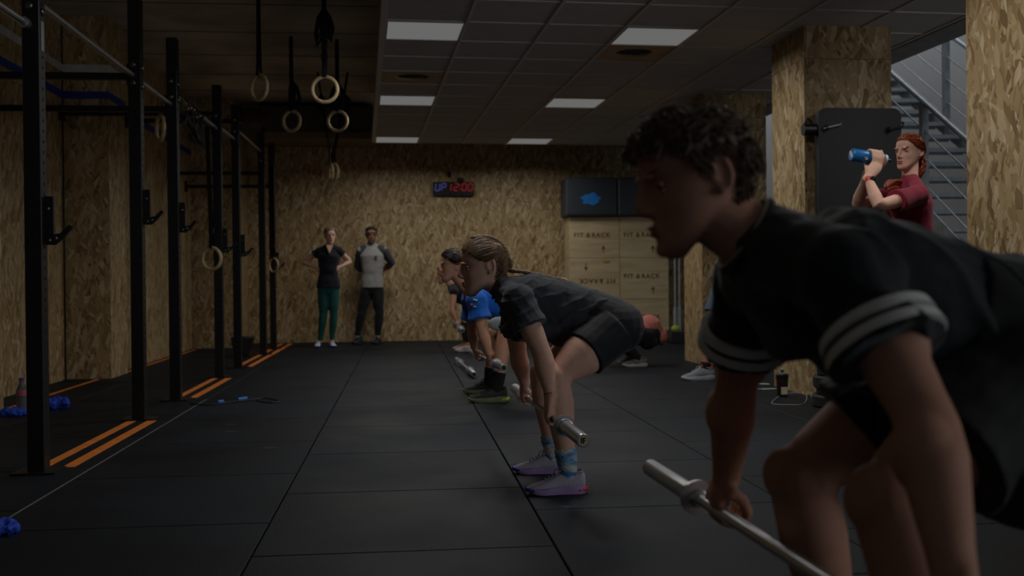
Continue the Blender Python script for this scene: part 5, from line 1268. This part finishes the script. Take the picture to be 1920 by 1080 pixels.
# ================================================================ two people standing at the rear wall
def watcher_woman():
    D = 14.45
    J = dict(pel=at(616, 540, D), wai=at(616, 515, D), rib=at(616, 498, D), che=at(617, 480, D), nek=at(618, 464, D))
    J['hip'] = (at(625, 545, D), at(607, 545, D)); J['kn'] = (at(626, 593, D-.02), at(606, 593, D-.02)); J['an'] = (at(622, 638, D), at(600, 640, D))
    J['sh'] = (at(636, 471, D), at(599, 472, D)); J['el'] = (at(657, 491, D+.08), at(567, 491, D+.08)); J['wr'] = (at(640, 500, D-.02), at(594, 502, D-.02))
    hd = Head(at(619, 442, D-.02), (.25, -1, -.05), (0, 0, 1), 1.0); J['hb'] = hd.w((-.02, 0, -.055))
    root = empty('person', base_of(J['an'][0], J['an'][1]), 'woman in black top and dark green leggings standing hands on hips', 'person')
    hands = [lambda m: hand_open(m, J['wr'][0], (-.6, -.3, -.5), (-.5, .6, 0), .95, .35, 1), lambda m: hand_open(m, J['wr'][1], (.6, -.3, -.6), (.5, .6, 0), .95, .35, -1)]
    dims = [(a*.9, b*.92) for a, b in FEM]
    body(root, J, hd, SKIN_B, dims, mul(ARM_F, .95), mul(LEG_F, .88), .0075, hands, (), .045); hd.extras(root, SKIN_B, BROWNHAIR); hd.lips(root, LIP)
    hair_cap(hd, root, BROWNHAIR, HL_LONG, .013, lump=.006); MB().ell(hd.w((-.11, 0, .03)), (.035, .03, .035)).build('hair_knot', BROWNHAIR, root)
    tee(root, J, cloth_mat('black_loose_top', srgb(30, 32, 40), .85), dims, mul(ARM_F, .95), .010, .30, .016, .014, hem=1, disp=(.012, .1))
    v = MB(); n0 = at(612, 463, D-.115); v.loft([[at(611, 459, D-.10), at(625, 459, D-.10), at(618, 475, D-.135)], [at(611, 459, D-.04), at(625, 459, D-.04), at(618, 475, D-.09)]]); v.build('neckline', SKIN_B, root, False)
    shorts(root, J, cloth_mat('green_leggings', srgb(24, 84, 78), .7), dims, mul(LEG_F, .88), .010, 1.93, .006, .005, disp=(.004, .1))
    for i in (0, 1): shoe(root, V((J['an'][i].x-.02, J['an'][i].y+.08, 0)), (.28 if i == 0 else -.05, -1, 0), .25, plain('pale_lilac_knit', srgb(196, 196, 214), .8), plain('blue_sole', srgb(70, 76, 150), .6), lace=plain('white_lace', srgb(200, 200, 205), .8))
watcher_woman()
def watcher_man():
    D = 15.15
    J = dict(pel=at(698, 540, D), wai=at(698, 515, D), rib=at(698, 497, D), che=at(697, 479, D), nek=at(696, 461, D))
    J['hip'] = (at(708, 545, D), at(687, 545, D)); J['kn'] = (at(711, 588, D-.04), at(678, 588, D-.02)); J['an'] = (at(708, 630, D-.02), at(670, 630, D))
    J['sh'] = (at(719, 470, D), at(677, 470, D)); J['el'] = (at(735, 493, D+.12), at(671, 500, D+.12)); J['wr'] = (at(713, 511, D+.20), at(688, 512, D+.20))
    hd = Head(at(696, 441, D-.02), (.12, -1, -.1), (0, 0, 1), 1.0); J['hb'] = hd.w((-.02, 0, -.055))
    root = empty('person', base_of(J['an'][0], J['an'][1]), 'man in grey tee with dark raglan sleeves standing hands behind back', 'person')
    hands = [lambda m: hand_open(m, J['wr'][0], (-1, .1, -.2), (0, 1, 0), .95, .4, 1), lambda m: hand_open(m, J['wr'][1], (1, .1, -.2), (0, 1, 0), .95, .4, -1)]
    dims = [(a*.92, b*.95) for a, b in MALE]; am = mul(ARM_M, .95)
    body(root, J, hd, SKIN_D, dims, am, mul(LEG_M, .9), .0075, hands, (), .05); hd.extras(root, SKIN_D, BLACKHAIR, (40, 30, 26)); hd.lips(root, skin_mat('lip_brown', srgb(150, 92, 82)))
    hair_cap(hd, root, BLACKHAIR, HL_SHORT, .016, lump=.006)
    MB().torus(hd.w((-.004, 0, .055)), hd.R @ V((.1, 0, 1)), .093, .006, 30, 6).build('headband', plain('grey_band', srgb(120, 116, 112), .8), root)
    bd = MB(); bd.tube([hd.w((.062, -.052, -.05)), hd.w((.08, -.03, -.085)), hd.w((.088, 0, -.102)), hd.w((.08, .03, -.085)), hd.w((.062, .052, -.05))], [.008, .012, .014, .012, .008], 8); bd.build('beard', BLACKHAIR, root)
    tee(root, J, cloth_mat('light_grey_jersey', srgb(158, 156, 152), .85), dims, am, .010, .5, .012, .012, hem=1, sleeves=False, disp=(.01, .1))
    dk = cloth_mat('charcoal_sleeve', srgb(72, 74, 80), .85)
    for i in (0, 1):
        mb = MB(); s_ = lerp(J['nek'], J['sh'][i], .55); mb.tube([s_, lerp(s_, J['sh'][i], .6), J['sh'][i], lerp(J['sh'][i], J['el'][i], .5), J['el'][i], lerp(J['el'][i], J['wr'][i], .30)], [.066, .074, .074, .066, .058, .056], 16, (0, 1, 0), 1, True); remesh(mb.build('sleeve', dk, root), .010, 3, .5, (.008, .08))
    MB().ell(at(705, 482, D-.135), (.022, .012, .028), 12, 6).build('chest_badge', plain('badge', srgb(96, 98, 96), .8), root)
    shorts(root, J, cloth_mat('black_track_pants', srgb(28, 28, 32), .8), dims, mul(LEG_M, .9), .010, 1.90, .010, .014, disp=(.012, .1))
    for i in (0, 1):
        sock(root, J['an'][i], J['kn'][i], None, plain('white_sock', srgb(190, 190, 190), .9), .07, .042, .044, V((0, -1, 0)))
        shoe(root, V((J['an'][i].x+(.03 if i == 0 else .05), J['an'][i].y+.08, 0)), (-.35 if i else -.3, -1, 0), .28, plain('black_knit', srgb(34, 34, 38), .8), plain('black_sole', srgb(40, 40, 44), .7), lace=plain('black_lace', srgb(28, 28, 30), .8))
watcher_man()
